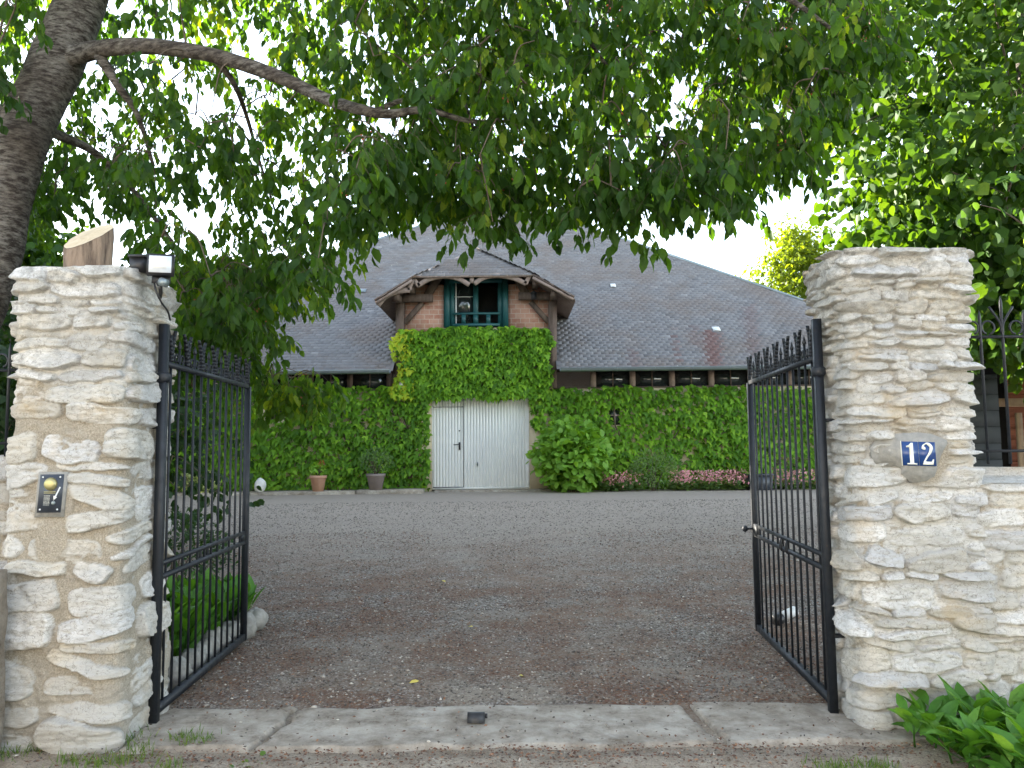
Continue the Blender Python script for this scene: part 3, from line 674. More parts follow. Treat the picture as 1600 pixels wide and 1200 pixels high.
# floodlight
def flood():
    c = P(251, 414, 4.36)
    g = thing("floodlight", tuple(c), "black LED floodlight with motion sensor clamped to the left pillar's corner", "lamp")
    yaw = Matrix.Rotation(rad(14), 3, 'Z') @ Matrix.Rotation(rad(-6), 3, 'X')
    rot = lambda v: (np.array(yaw) @ v.T).T + c
    mb = MB(); mb.box((-.072, -.012, -.062), (.072, .022, .062), rot=rot)
    for k in range(7): mb.box((-.06 + .018 * k, .022, -.05), (-.054 + .018 * k, .036, .05), rot=rot)
    mb.build("housing", MS['black'], g)
    mb = MB(); mb.box((-.060, -.0155, -.050), (.060, -.0125, .050), rot=rot); mb.build("glass", MS['lampglass'], g)
    mb = MB(); mb.box((-.036, -.0175, -.026), (.036, -.0160, .026), rot=rot); mb.build("led_panel", MS['white'], g)
    mb = MB(); mb.box((-.05, .03, -.10), (.05, .04, -.05), rot=rot); mb.box((-.02, .0, -.115), (.03, .04, -.095), rot=rot); mb.tube(rot(np.array([[0., .01, -.10], [.0, .04, -.15], [-.02, .12, -.16]])), .012, 8); mb.build("bracket", MS['black'], g)
    mb = MB(); mb.tube(rot(np.array([[.005, .0, -.10], [.04, -.015, -.115]])), [.026, .024], 12); mb.build("sensor_head", MS['zinc'], g, True)
    s = P(218, 413, 4.42)
    mb = MB(); mb.box(s + np.array([-.045, -.03, -.05]), s + np.array([.04, .05, .035])); mb.box(s + np.array([-.05, -.04, .035]), s + np.array([.05, .05, .05]))
    mb.build("junction_box", MS['black'], g)
    p = [P(x, y, Y) for x, y, Y in ((240, 432, 4.42), (243, 452, 4.36), (252, 472, 4.40), (262, 486, 4.52), (266, 500, 4.62))]
    mb = MB(); mb.tube(spline(p, 16), .006, 6); mb.build("cable", MS['black'], g, True)
flood()
# intercom
def intercom():
    yf = 4.285; c = P(79, 771, yf)
    g = thing("intercom", tuple(c), "dark intercom plate with brass call button and white arrow on the left pillar", "intercom")
    sh = .06
    def rot(v): v = v.copy(); v[:, 0] += v[:, 2] * sh * 1.0; return v + c
    mb = MB(); mb.box((-.064, -.004, -.105), (.064, .02, .105), rot=rot); mb.build("plate", MS['plate'], g)
    mb = MB(); yv = lambda x, z, d: rot(np.array([[x, -.005 - d, z]]))[0]
    mb.box((-.08, .004, -.13), (.08, .03, .118), rot=rot); mb.build("mortar_bed", MS['mortar'], g)
    pts = rot(np.array([[0, -.004, .052], [0, -.010, .052], [0, -.022, .052], [0, -.026, .052]])); mb = MB(); mb.tube(pts, [.036, .036, .030, .018], 24); mb.build("call_button", MS['brass'], g, True)
    mb = MB(); mb.box((-.034, -.007, .006), (.03, -.0045, .011), rot=rot); mb.box((-.034, -.007, -.0005), (.03, -.0045, .002), rot=rot); mb.build("brass_strip", MS['brass'], g)
    mb = MB()
    for k in range(8):
        x = -.032
        while x < 0: l = random.uniform(.003, .009); mb.box((x, -.0058, -.014 - k * .0072), (min(x + l, .002), -.0045, -.0118 - k * .0072), rot=rot); x += l + .002
    mb.build("instruction_lines", MS['digit'], g)
    mb = MB(); a = np.array([.054, .035]); b = np.array([.032, -.018]); t = (b - a) / np.linalg.norm(b - a); n = np.array([-t[1], t[0]]); e = b - t * .002
    poly = [a + n * .0035, e + n * .0035, e + n * .010, b + t * .024, e - n * .010, e - n * .0035, a - n * .0035]
    mb.prism([tuple(q) for q in poly], lambda x, y, d: yv(x, y, .0035 - d), .003); mb.build("arrow", MS['white'], g)
    mb = MB(); pts = rot(np.array([[.024, -.004, -.052], [.024, -.008, -.052], [.024, -.012, -.052]])); mb.tube(pts, [.011, .011, .006], 16); mb.build("keyhole_button", MS['zinc'], g, True)
    for x in (-.048, .048):
        for z in (-.088, .09):
            mb = MB(); mb.tube(rot(np.array([[x, -.003, z], [x, -.008, z]])), [.0055, .004], 10); mb.build("screw", MS['white'], g)
intercom()
# house number
def number():
    yf = 4.435; c = P(1436, 709, yf)
    g = thing("house_number", tuple(c), "blue enamel house number tiles reading 12 on the right pillar", "house number")
    ang = rad(-2.0); ca, sa = math.cos(ang), math.sin(ang)
    def rot(v): v = v.copy(); x, z = v[:, 0] * ca - v[:, 2] * sa, v[:, 0] * sa + v[:, 2] * ca; v[:, 0] = x + z * -.06; v[:, 2] = z; return v + c
    for dx in (-.0485, .0485):
        mb = MB(); mb.box((dx - .047, 0, -.069), (dx + .047, .02, .069), rot=rot); mb.build("tile", MS['enamel'], g)
    mb = MB(); mb.box((-.1005, .003, -.072), (-.0958, .02, .072), rot=rot); mb.box((-.0012, .003, -.070), (.0012, .02, .070), rot=rot); mb.build("tile_rim", MS['digit'], g)
    to3 = lambda cx: (lambda x, y, d: rot(np.array([[cx + x, -.0032 + d, y]]))[0])
    mb = MB(); mb.prism([(-.026, -.062), (.030, -.062), (.030, -.056), (.013, -.053), (.013, .062), (.002, .062), (-.012, .048), (-.026, .044), (-.026, .036), (-.009, .036), (-.009, -.053), (-.026, -.056)], to3(-.046), .0027)
    mb.build("digit_one", MS['digit'], g)
    # two: swept stroke with thick / thin contrast
    cl = spline([(-.024, .030), (-.022, .048), (.0, .060), (.022, .042), (.016, .012), (-.004, -.018), (-.024, -.050)], 40)
    wd = np.interp(np.linspace(0, 1, 40), [0, .08, .25, .42, .6, .8, 1], [.016, .012, .005, .018, .016, .009, .008]) 
    tt = np.gradient(cl, axis=0); tt /= np.linalg.norm(tt, axis=1)[:, None]; nn = np.stack([-tt[:, 1], tt[:, 0]], 1)
    mb = MB(); f3 = to3(.048)
    A = cl + nn * wd[:, None] / 2; B = cl - nn * wd[:, None] / 2
    V = [f3(x, y, 0) for x, y in A] + [f3(x, y, 0) for x, y in B] + [f3(x, y, .0027) for x, y in A] + [f3(x, y, .0027) for x, y in B]
    n = 40; F = [[i, i + 1, n + i + 1, n + i] for i in range(n - 1)] + [[i, 2 * n + i, 2 * n + i + 1, i + 1] for i in range(n - 1)] + [[n + i, n + i + 1, 3 * n + i + 1, 3 * n + i] for i in range(n - 1)]
    mb.add(V, F)
    mb.prism([(-.030, -.062), (.028, -.062), (.034, -.030), (.029, -.030), (.020, -.044), (-.006, -.044), (-.020, -.040), (-.030, -.056)], lambda x, y, d: f3(x, y, d - .0003), .0027)
    a = np.linspace(0, 2 * np.pi, 16, endpoint=False); mb.prism([(-.019 + .0095 * math.cos(q), .032 + .0095 * math.sin(q)) for q in a], lambda x, y, d: f3(x, y, d - .0002), .0026)
    mb.build("digit_two", MS['digit'], g)
    # smooth grey cement patch behind the tiles
    pp = [P(x, y, yf)[[0, 2]] - c[[0, 2]] for x, y in ((1362, 700), (1376, 682), (1400, 678), (1440, 676), (1479, 688), (1474, 708), (1466, 728), (1462, 742), (1446, 752), (1425, 754), (1412, 742), (1408, 730), (1385, 728), (1368, 722))]
    P2 = spline(np.array(pp + [pp[0]]), 60)[:-1]
    mb = MB(); mb.prism([(x + .004 * random.uniform(-1, 1), y + .004 * random.uniform(-1, 1)) for x, y in P2], lambda x, y, d: c + np.array([x, .006 + d, y]), .03); mb.build("cement_patch", MS['mortar'], g)
number()
# gate stop
def stop():
    c = P(744, 1119, 4.62); c[2] = .028
    mb = MB(); n = 16; a = np.linspace(0, np.pi, n)
    V = [(c[0] - .05, c[1] + .04 * -math.cos(q), c[2] - .01 + .05 * math.sin(q)) for q in a] + [(c[0] + .05, c[1] + .04 * -math.cos(q), c[2] - .01 + .05 * math.sin(q)) for q in a]
    mb.mixed(V, [[i, i + n, i + n + 1, i + 1] for i in range(n - 1)] + [list(range(n)), list(range(2 * n - 1, n - 1, -1))])
    mb.tube([(c[0] + .052, c[1], c[2] + .018), (c[0] + .066, c[1], c[2] + .018)], .014, 10)
    tag(mb.build("gate_stop", MS['black']), "small black rounded gate stop on the concrete threshold", "gate stop")
stop()
def spot():
    b = P(1226, 966, 6.95); b[2] = .06
    g = thing("garden_spotlight", tuple(b), "white and black garden spotlight lying on the gravel behind the open right gate", "lamp")
    p0 = b + np.array([-.09, -.03, .0]); p1 = b + np.array([.11, .04, .07])
    mb = MB(); mb.tube([p0 + (p1 - p0) * .3, p1], [.045, .042], 18); mb.build("tube", MS['white'], g, True)
    mb = MB(); mb.tube([p0 - (p1 - p0) * .05, p0 + (p1 - p0) * .30], [.055, .05], 18); mb.tube([b + np.array([-.05, 0, -.05]), b + np.array([-.03, 0, .0])], .012, 8); mb.build("head", MS['black'], g, True)
spot()

# ================================================================= HOUSE
hs = thing("house", (-.7, 20, .5), "long low house under a big grey slate hipped roof with a timber dormer", "house")
YW = 20.0; YE = 19.5
ze = P(1000, 575, YE)[2]; apex = P(790, 311, 31)
XL, XR = P(-78, 586, YE)[0], P(1545, 564, YE)[0]
slope_l = math.hypot(31 - YE, apex[2] - ze); tn = (apex[2] - ze) / (31 - YE)
def roofz(y): return ze + (y - YE) * tn
# ---- dormer reference points
YF = 19.15
dl = P(588, 470, YF); dtl = P(646, 431, YF); dtr = P(834, 428, YF); dr = P(899, 468, YF)
zt = (dtl[2] + dtr[2]) / 2; zl = (dl[2] + dr[2]) / 2
xl, xtl, xtr, xr = dl[0], dtl[0], dtr[0], dr[0]
xm = (xtl + xtr) / 2; sl = (zt - zl) / ((xtl - xl + xr - xtr) / 2); zr = zt + sl * (xtr - xtl) / 2
yr = YF + (zr - zt) / math.tan(rad(38))           # where the half hip meets the ridge
wx0, wx1 = P(617, 500, YW)[0], P(870, 500, YW)[0]  # dormer wall width
def slates(mb, org, ud, vd, nrm, inside, L, Hh, w_=.20, e=.15, stain=None):
    """real overlapping slates on a plane; inside(U,V)->mask"""
    rows = int(Hh / e) + 1; out = []
    for r in range(rows):
        us = np.arange(-w_ * (r % 2) * .5, L, w_) + R.normal(0, .004, len(np.arange(-w_ * (r % 2) * .5, L, w_)))
        out.append(np.stack([us, np.full(len(us), r * e) + R.normal(0, .003, len(us))], 1))
    q = np.concatenate(out); k = inside(q[:, 0] + w_ / 2, q[:, 1] + e / 2); q = q[k]; n = len(q)
    q[:, 1] += .012 * vnoise(q[:, 0] * .9, q[:, 1] * .7, 6)
    lift = .009 + R.random(n) * .0025; tl = R.normal(0, .0006, n)
    o, ud, vd, nrm = map(np.asarray, (org, ud, vd, nrm))
    def pt(u, v, h): return o + u[:, None] * ud + v[:, None] * vd + h[:, None] * nrm
    g = .003; u0 = q[:, 0] + g / 2; u1 = q[:, 0] + w_ - g / 2; v0 = q[:, 1] + R.normal(0, .003, n); v1 = q[:, 1] + e * 1.25
    V = np.stack([pt(u0, v0, lift + tl), pt(u1, v0, lift - tl), pt(u1, v1, lift * 0 + .001), pt(u0, v1, lift * 0 + .001), pt(u0, v0, lift * 0 - .004), pt(u1, v0, lift * 0 - .004)], 1)
    off = (np.arange(n) * 6)[:, None, None]
    F = np.array([[0, 1, 2, 3], [4, 5, 1, 0], [4, 0, 3, 3], [5, 2, 1, 1]])[None] + off
    c0 = V[:, 0]
    tone = np.clip(.5 + R.normal(0, .13, n) + (R.random(n) < .03) * R.uniform(-.6, .7, n), 0, 1); st = stain(c0) if stain else np.zeros(n)
    C = np.repeat(np.stack([tone, R.random(n), st], 1), 6, 0)
    Fq = F[:, :2].reshape(-1, 4); Ft = F[:, 2:, :3].reshape(-1, 3)
    mb.add(V.reshape(-1, 3), Fq, C); mb.f.append(Ft + mb.n - 6 * n); mb.fm.append(np.zeros(len(Ft), int))
mb = MB()
vd = np.array([0, 31 - YE, apex[2] - ze]) / slope_l; nr = np.array([0, -vd[2], vd[1]])
def in_main(u, v):
    x = XL + u; y = YE + v * vd[1]; f = v / slope_l
    ok = (x > XL + (apex[0] - XL) * f) & (x < XR + (apex[0] - XR) * f)
    dm = (x > wx0 - .12) & (x < wx1 + .04) & (y < 22.2)
    return ok & ~dm
def stain(c):
    px, py = pix(c); s = np.zeros(len(c))
    for (a, b, wd, y0, y1, k) in ((1105, .10, 17, 510, 575, .85), (1045, .22, 5, 512, 570, .6), (1165, .1, 14, 470, 560, .35), (985, 0, 10, 540, 575, .4), (1080, 0, 10, 500, 540, .3)):
        d = np.abs(px - a - b * (py - y0)) / wd * (1 + .5 * R.random(len(px))); s = np.maximum(s, k * np.clip(1.4 - d, 0, 1) * (py > y0 + 14 * R.random(len(px))) * (py < y1))
    return s
slates(mb, (XL, YE, ze), (1, 0, 0), vd, nr, in_main, XR - XL, slope_l, stain=stain)
# deck under the slates, and the other three slopes
bk = 2 * 31 - YE
A = [(XL, YE, ze), (XR, YE, ze), (XR, bk, ze), (XL, bk, ze)]
def deck(x0, x1, x2, x3, ya, yb): return [(x0, ya, roofz(ya) - .006), (x1, ya, roofz(ya) - .006), (x2, yb, roofz(yb) - .006), (x3, yb, roofz(yb) - .006)]
yk = 21.0; hx = lambda X0, y: X0 + (apex[0] - X0) * (y - YE) / (31 - YE)
mb.add(deck(XL, wx0 + .02, wx0 + .02, hx(XL, yk), YE, yk), [[0, 1, 2, 3]], (.3, .5, 0))
mb.add(deck(wx1 - .05, XR, hx(XR, yk), wx1 - .05, YE, yk), [[0, 1, 2, 3]], (.3, .5, 0))
mb.add([(hx(XL, yk), yk, roofz(yk) - .006), (hx(XR, yk), yk, roofz(yk) - .006), (apex[0], 31, apex[2] - .006)], [[0, 1, 2]], (.3, .5, 0))
mb.add([A[1], A[2], A[3], A[0], (apex[0], 31, apex[2] - .006)], [[0, 1, 4], [1, 2, 4], [2, 3, 4]], (.5, .5, 0))
roof = mb.build("roof", MS['slate'], hs)
for (px, py, w_, h_) in ((566, 455, .24, .10), (692, 394, .22, .10), (958, 447, .16, .07), (1119, 515, .2, .10)):
    d = RM @ np.array([(px - 800) / FPX, (600 - py) / FPX, -1.]); o0 = np.array([0, 0, CAM_H]); pl = np.array([0, YE, ze]); t_ = (pl - o0) @ nr / (d @ nr); c = o0 + d * t_
    v = MB(); fr = lambda q: c + q[:, :1] * np.array([[1, 0, 0]]) + q[:, 1:2] * vd[None] + q[:, 2:3] * nr[None]
    v.box((-w_ / 2, -.12, .018), (w_ / 2, .12, .032), rot=fr); v.box((-w_ / 2 + .02, -.13, .032), (w_ / 2 - .02, .02, .055), rot=fr); v.build("roof_vent", MS['zinc'] if px < 900 else MS['white'], roof)
# hip ridge tiles
for X0 in (XL, XR):
    v = MB(); v.tube([(X0, YE, ze + .01), (apex[0], 31, apex[2] + .01)], .05, 6); v.build("hip_capping", MS['zinc'], roof)
# gutters
for a, b in ((XL, wx0 - .03), (wx1 + .03, XR)):
    v = MB(); n = 9; an = np.radians(np.linspace(180, 360, n)); r = .085; V = []
    for x in (a, b): V += [(x, YE - .09 + r * math.cos(q), ze - .0 + r * math.sin(q)) for q in an]
    for x in (a, b): V += [(x, YE - .09 + (r - .008) * math.cos(q), ze + (r - .008) * math.sin(q)) for q in an]
    v.add(V, [[i, i + 1, n + i + 1, n + i] for i in range(n - 1)] + [[2 * n + i, 3 * n + i, 3 * n + i + 1, 2 * n + i + 1] for i in range(n - 1)])
    v.tube([(a, YE - .09 - r, ze + .003), (b, YE - .09 - r, ze + .003)], .011, 6)
    x = a + .5
    while x < b: v.tube([(x + .0, YE - .09 + (r + .004) * math.cos(q), ze + (r + .004) * math.sin(q)) for q in an], .007, 4); x += .95
    v.build("gutter", MS['zinc'], hs)
# walls
DX0, DX1 = P(675, 700, YW + .1)[0], P(827, 700, YW + .1)[0]; DZ = P(750, 606, YW + .1)[2]; zb0 = .52
WT = P(1000, 606, YW)[2]
mb = MB()
mb.box((XL + .4, YW, .2), (DX0, YW + .3, WT)); mb.box((DX1, YW, .2), (XR - .4, YW + .3, WT)); mb.box((DX0, YW, DZ), (DX1, YW + .3, WT + .001))
mb.box((wx0 + .12, YW + .002, WT), (wx1 - .12, YW + .3, P(740, 512, YW)[2]))
mb.box((XL + .4, YW + .3, .2), (XL + .7, bk - .5, ze - .05)); mb.box((XR - .7, YW + .3, .2), (XR - .4, bk - .5, ze - .05)); mb.box((XL + .4, bk - .8, .2), (XR - .4, bk - .5, ze - .05))
mb.build("wall", MS['plaster'], hs)
# strip of windows below the eaves
zs0, zs1 = WT, ze + .05
v = MB(); v.box((XL + .4, YW + .02, ze - .02), (wx0, YW + .16, ze + .30)); v.box((wx1, YW + .02, ze - .02), (XR - .4, YW + .16, ze + .30)); v.build("wall_plate", MS['timber'], hs)
v = MB(); v.box((XL + .4, YW - .03, WT), (wx0 + .1, YW + .2, WT + .035)); v.box((wx1 - .1, YW - .03, WT), (XR - .4, YW + .2, WT + .035)); v.build("window_sill", MS['timber'], hs)
xs = []
x = P(927, 590, YW)[0]; 
while x < XR - 1: xs.append(x); x += 1.03
x = P(608, 590, YW)[0]
while x > XL + 1: xs.append(x); x -= 1.03
for x in xs:
    v = MB(); v.box((x - .07, YW - .01, WT + .035), (x + .07, YW + .14, ze - .02)); v.build("window_post", MS['timber'] if x < 0 else MS['timber2'], hs)
for x0, x1 in [(min(a, b), max(a, b)) for a, b in zip(xs, xs[1:]) if abs(a - b) < 1.2]:
    wn = thing("window", (0, 0, 0), None, None); wn.parent = hs; wn.matrix_parent_inverse = parent_inv(hs)
    v = MB(); v.box((x0 + .07, YW + .07, WT + .035), (x1 - .07, YW + .08, ze - .02)); v.build("pane", MS['glass'], wn)
    v = MB(); xc = (x0 + x1) / 2; v.box((xc - .015, YW + .05, WT + .035), (xc + .015, YW + .068, ze - .02)); v.build("glazing_bar", MS['timber'], wn)
# windows within the ivy
for (a, b, c_, d_) in ((952, 968, 634, 664), (415, 442, 618, 655)):
    w0 = P(a, d_, YW - .01); w1 = P(b, c_, YW - .01)
    wn = thing("window", tuple(w0), None, None); wn.parent = hs; wn.matrix_parent_inverse = parent_inv(hs)
    v = MB(); v.box((w0[0], YW - .012, w0[2]), (w1[0], YW - .004, w1[2])); v.build("pane", MS['glass'], wn)
    v = MB(); xc = (w0[0] + w1[0]) / 2; zc = (w0[2] + w1[2]) / 2; v.box((xc - .018, YW - .05, w0[2]), (xc + .018, YW - .014, w1[2])); v.box((w0[0], YW - .045, zc - .018), (w1[0], YW - .017, zc + .018)); v.build("glazing_bar", MS['timber2'], wn)
# garage door
def garage():
    gd = thing("garage_door", (0, 0, 0), "wide pale blue ribbed door with a small wicket door in its left part", None); gd.parent = hs; gd.matrix_parent_inverse = parent_inv(hs)
    Y0 = YW + .09; nr_ = 31; pit = (DX1 - DX0 - .06) / nr_
    xw = P(724, 700, Y0)[0]; zw = P(700, 636, Y0)[2]
    def panel(x0, x1, z0, z1, name, dy=0):
        v = MB(); x = x0; prof = []
        n = max(1, int(round((x1 - x0) / pit))); p = (x1 - x0) / n
        for k in range(n): a = x0 + k * p; prof += [(a, Y0 + .012), (a + .008, Y0 + .012), (a + .012, Y0), (a + p - .004, Y0)]
        prof.append((x1, Y0)); m = len(prof)
        v.add([(x, y + dy, z0) for x, y in prof] + [(x, y + dy, z1) for x, y in prof], [[i, i + 1, m + i + 1, m + i] for i in range(m - 1)])
        return v.build(name, MS['doorpaint'], gd)
    panel(xw + .008, DX1 - .03, zb0 + .07, DZ, "door_leaf"); panel(DX0 + .02, xw - .008, zw + .008, DZ, "door_leaf"); wk = panel(DX0 + .02, xw - .008, zb0 + .09, zw - .008, "wicket_door", -.004)
    v = MB(); v.box((DX0 + .0, Y0 + .016, zb0), (DX1, Y0 + .05, DZ)); v.build("backing", MS['darkvoid'], gd)
    v = MB(); v.box((DX1 - .03, Y0 - .02, zb0 + .02), (DX1 - .002, Y0 + .03, DZ)); v.box((DX0 + .002, Y0 - .02, zb0 + .02), (DX0 + .02, Y0 + .014, DZ)); v.box((DX0 + .02, Y0 - .015, zb0 + .02), (DX1 - .03, Y0 + .014, zb0 + .07)); v.build("door_frame", MS['doorpaint'], gd)
    h = P(718, 697, Y0 - .02)
    v = MB(); v.box((h[0] - .022, Y0 - .02, h[2] - .10), (h[0] + .022, Y0 - .006, h[2] + .10)); v.tube([h + (0, 0, .04), h + (0, -.05, .04), h + (-.05, -.055, .04), h + (-.15, -.055, .035)], .012, 8); v.build("handle", MS['black'], gd)
    h = P(746, 725, Y0 - .01); v = MB(); v.tube([h, h + (0, -.03, 0)], .022, 10); v.beam(h + (0, -.02, -.06), h + (0, -.02, .05), .03, .02, up=(0, 1, 0)); v.build("handle", MS['zinc'], gd)
    h = P(718, 673, Y0 - .01); v = MB(); v.tube([h, h + (0, -.01, 0)], .018, 10); v.build("lock", MS['black'], gd)
garage()
# dormer
def dormer():
    dm = thing("dormer", (0, 0, 0), "wall dormer with brick infill, teal window and arched bargeboards", None); dm.parent = hs; dm.matrix_parent_inverse = parent_inv(hs)
    Q = lambda px, py, y=YW - .02: P(px, py, y)
    a = Q(618, 515)
    # brick wall up to the underside of the roof (pentagon), with cheeks
    mb = MB(); zlow = P(740, 530, YW)[2]
    zr_ = lambda x: min(zt + .0, zl + (x - xl) * sl, zl + (xr - x) * sl) - .06
    wxa, wxb = Q(693, 470)[0], Q(794, 470)[0]
    for X0, X1 in ((wx0 + .1, wxa), (wxb, wx1 - .1)):
        mb = MB(); xsn = np.linspace(X0, X1, 8); mb.prism([(X0, zlow), (X1, zlow)] + [(x, zr_(x)) for x in xsn[::-1]], lambda x, y, d: np.array([x, YW + d, y]), .2); mb.build("brick_infill", MS['brick'], dm)
    mb = MB()
    for X0, s in ((wx0 + .02, 1), (wx1 - .08, 1)):
        mb.box((X0, YW + .1, ze - .1), (X0 + .06, 24.0, zr_(X0) ))
    mb.build("cheek", MS['timber'], dm)
    def bm(p, q, w_, name, y=YW - .06, dep=.14, mt='timber'):
        v = MB(); v.beam(Q(*p, y), Q(*q, y), dep, w_, up=np.cross(Q(*q, y) - Q(*p, y), (0, 1, 0))); return v.build(name, MS[mt], dm)
    bm((625, 602), (625.5, 455), .22, "post"); bm((863, 606), (863.5, 455), .22, "post")
    bm((612, 467), (676, 466), .18, "beam", YW - .17, .2); bm((810, 463), (872, 463), .18, "beam", YW - .17, .2)
    for p, q in (((632, 505), (660, 473)), ((857, 503), (829, 472))): bm(p, q, .13, "brace", YW - .05, .12)
    for p, q in (((664, 468), (686, 432)), ((824, 464), (806, 430))): bm(p, q, .2, "brace", YW - .05, .12)
    zz = lambda x: min(zl + (x - xl) * sl, zl + (xr - x) * sl, zt)
    # side purlins carrying the overhang
    for (px, py) in ((626, 462), (863, 459), (646, 440), (835, 437)):
        v = MB(); c = Q(px, py, YW); v.box((c[0] - .07, YF + .10, zz(c[0]) - .24), (c[0] + .07, 20.3, zz(c[0]) - .10)); v.build("purlin", MS['timber'], dm)
    # roof planes (slabs 6 cm thick) + slates
    zz = lambda x: zl + (x - xl) * sl if x <= xm else zl + (xr - x) * sl
    B = 25.2; th = .06
    L0, L1 = np.array([xl, YF, zl]), np.array([xtl, YF, zt]); Rg = np.array([xm, yr, zr]); Rb = np.array([xm, B, zr])
    R0, R1 = np.array([xr, YF, zl]), np.array([xtr, YF, zt])
    up = np.array([0, 0, th]); mb = MB()
    top = [L0, L1, Rg, Rb, np.array([xl, 22.6, zl]), R0, R1, np.array([xr, 22.6, zl])]
    V = [p - up for p in top] + top
    mb.mixed(V, [[0, 1, 2, 3, 4], [5, 7, 3, 2, 6], [1, 6, 2], [8, 12, 11, 10, 9], [13, 14, 10, 11, 15], [9, 10, 14], [0, 8, 9, 1], [1, 9, 14, 6], [6, 14, 13, 5], [0, 4, 12, 8], [5, 13, 15, 7]])
    mb.build("roof_boarding", MS['timber'], dm)
    mb = MB(); k = math.hypot(1, sl)
    vdl = np.array([1, 0, sl]) / k; nl = np.array([-sl, 0, 1]) / k
    slates(mb, L0 + nl * .002, (0, 1, 0), vdl, nl, lambda u, v: (u > np.maximum(0, (v / k - (xtl - xl)) / (xm - xtl) * (yr - YF)) - .02) & (v / k < xm - xl), 5.0, k * (xm - xl))
    vdr = np.array([-1, 0, sl]) / k; nr2 = np.array([sl, 0, 1]) / k
    slates(mb, R0 + nr2 * .002, (0, 1, 0), vdr, nr2, lambda u, v: (u > np.maximum(0, (v / k - (xr - xtr)) / (xtr - xm) * (yr - YF)) - .02) & (v / k < xr - xm), 5.0, k * (xr - xm))
    hv = np.array([0, yr - YF, zr - zt]); Hl = np.linalg.norm(hv); hv /= Hl; hn = np.array([0, -hv[2], hv[1]]); W = xtr - xtl
    slates(mb, L1 + hn * .002 - hv * .04, (1, 0, 0), hv, hn, lambda u, v: (u > v / Hl * W / 2 - .03) & (u < W - v / Hl * W / 2 + .03), W, Hl)
    mb.add([L0 + (0, 0, .004), L1 + (0, 0, .004), Rg + (0, 0, .004), Rb + (0, 0, .004), np.array([xl, 22.6, zl + .004]), R0 + (0, 0, .004), R1 + (0, 0, .004), np.array([xr, 22.6, zl + .004])], [[4, 3, 2], [4, 2, 1], [4, 1, 0], [7, 2, 3], [7, 6, 2], [7, 5, 6], [1, 2, 6]], (.4, .6, 0))
    mb.build("dormer_slates", MS['slate'], dm)
    # barge boards
    q = lambda px, py, y=YF - .03: P(px, py, y)
    F = 4.706; z8 = lambda x, y: (580 + x / F, 410 + y / F)
    def board(pts, w_, name="bargeboard", y=YF - .03, dep=.06, mt='timber2', n=None):
        w_ = w_ * (1.4 if name == 'arched_trim' else 1); c = np.array([q(*z8(*p), y) for p in pts]); c = spline(c, n or (len(c) * 5)) if len(c) > 2 else c
        v = MB(); t = np.gradient(c, axis=0); t /= np.linalg.norm(t, axis=1)[:, None]; nn = np.stack([-t[:, 2], 0 * t[:, 0], t[:, 0]], 1); m = len(c); ww = np.broadcast_to(w_, (m,))[:, None] / 2
        fr = np.array([0, -dep / 2, 0]); V = np.concatenate([c + nn * ww + fr, c - nn * ww + fr, c + nn * ww - fr, c - nn * ww - fr])
        Fc = [[i, i + 1, m + i + 1, m + i] for i in range(m - 1)] + [[2 * m + i, 3 * m + i, 3 * m + i + 1, 2 * m + i + 1] for i in range(m - 1)] + [[i, 2 * m + i, 2 * m + i + 1, i + 1] for i in range(m - 1)] + [[m + i, m + i + 1, 3 * m + i + 1, 3 * m + i] for i in range(m - 1)] + [[0, m, 3 * m, 2 * m], [m - 1, 3 * m - 1, 4 * m - 1, 2 * m - 1]]
        v.add(V, Fc); return v.build(name, MS[mt], dm)
    board([(26, 280), (298, 112)], .05, mt='timber'); board([(1192, 92), (1494, 254)], .05, mt='timber'); board([(34, 300), (302, 132)], .06); board([(1188, 112), (1486, 272)], .06); board([(296, 108), (1194, 96)], .05, "fascia", YF + .0)
    ya = YF + .05
    board([(48, 318), (105, 252), (190, 215), (285, 203)], .09, "arched_trim", ya); board([(280, 205), (290, 165), (318, 135), (340, 160), (352, 176)], .075, "arched_trim", ya)
    board([(345, 170), (430, 122), (540, 103), (640, 120), (722, 165)], .08, "arched_trim", ya); board([(758, 158), (830, 112), (935, 98), (1050, 118), (1140, 158)], .08, "arched_trim", ya)
    board([(1135, 158), (1150, 130), (1166, 98)], .075, "arched_trim", ya)
    board([(740, 108), (740, 152)], .10, "king_post", ya); board([(312, 120), (312, 148)], .08, "king_post", ya + .01)
    board([(1195, 118), (1340, 188), (1470, 268)], .07, "arched_trim", ya)
    # inner dark soffit board
    v = MB(); v.box((wxa - .25, YW + .0, Q(740, 434)[2]), (wxb + .25, YW + .12, zt - .02)); v.build("lintel", MS['timber'], dm)
    # window
    wn = thing("window_frame", (0, 0, 0), None, None)
    bpy.data.objects.remove(wn)
    T = MB(); g = lambda x, y, yy=YW - .03: q(*z8(x, y), yy)
    def rect(x0, y0, x1, y1, ya_, yb_, m=T):
        p0 = g(x0, y1, ya_); p1 = g(x1, y0, ya_); m.box((p0[0], ya_, p0[2]), (p1[0], yb_, p1[2]))
    rect(536, 118, 575, 475, YW - .06, YW + .08); rect(968, 118, 1006, 475, YW - .06, YW + .08)     # outer jambs
    rect(576, 130, 612, 470, YW + .0, YW + .07); rect(932, 130, 967, 470, YW + .0, YW + .07)       # casements
    rect(750, 150, 786, 470, YW - .01, YW + .06); rect(575, 118, 968, 150, YW - .04, YW + .08)
    rect(600, 366, 945, 384, YW - .09, YW - .04); rect(600, 446, 945, 470, YW - .09, YW - .04)
    for x in (664, 752, 846): rect(x, 384, x + 30, 446, YW - .085, YW - .045)
    wf = T.build("window_frame", MS['teal'], dm)
    T2 = MB(); rect(612, 150, 750, 470, YW + .04, YW + .045, T2); T2.build("pane", MS['glass'], wf)
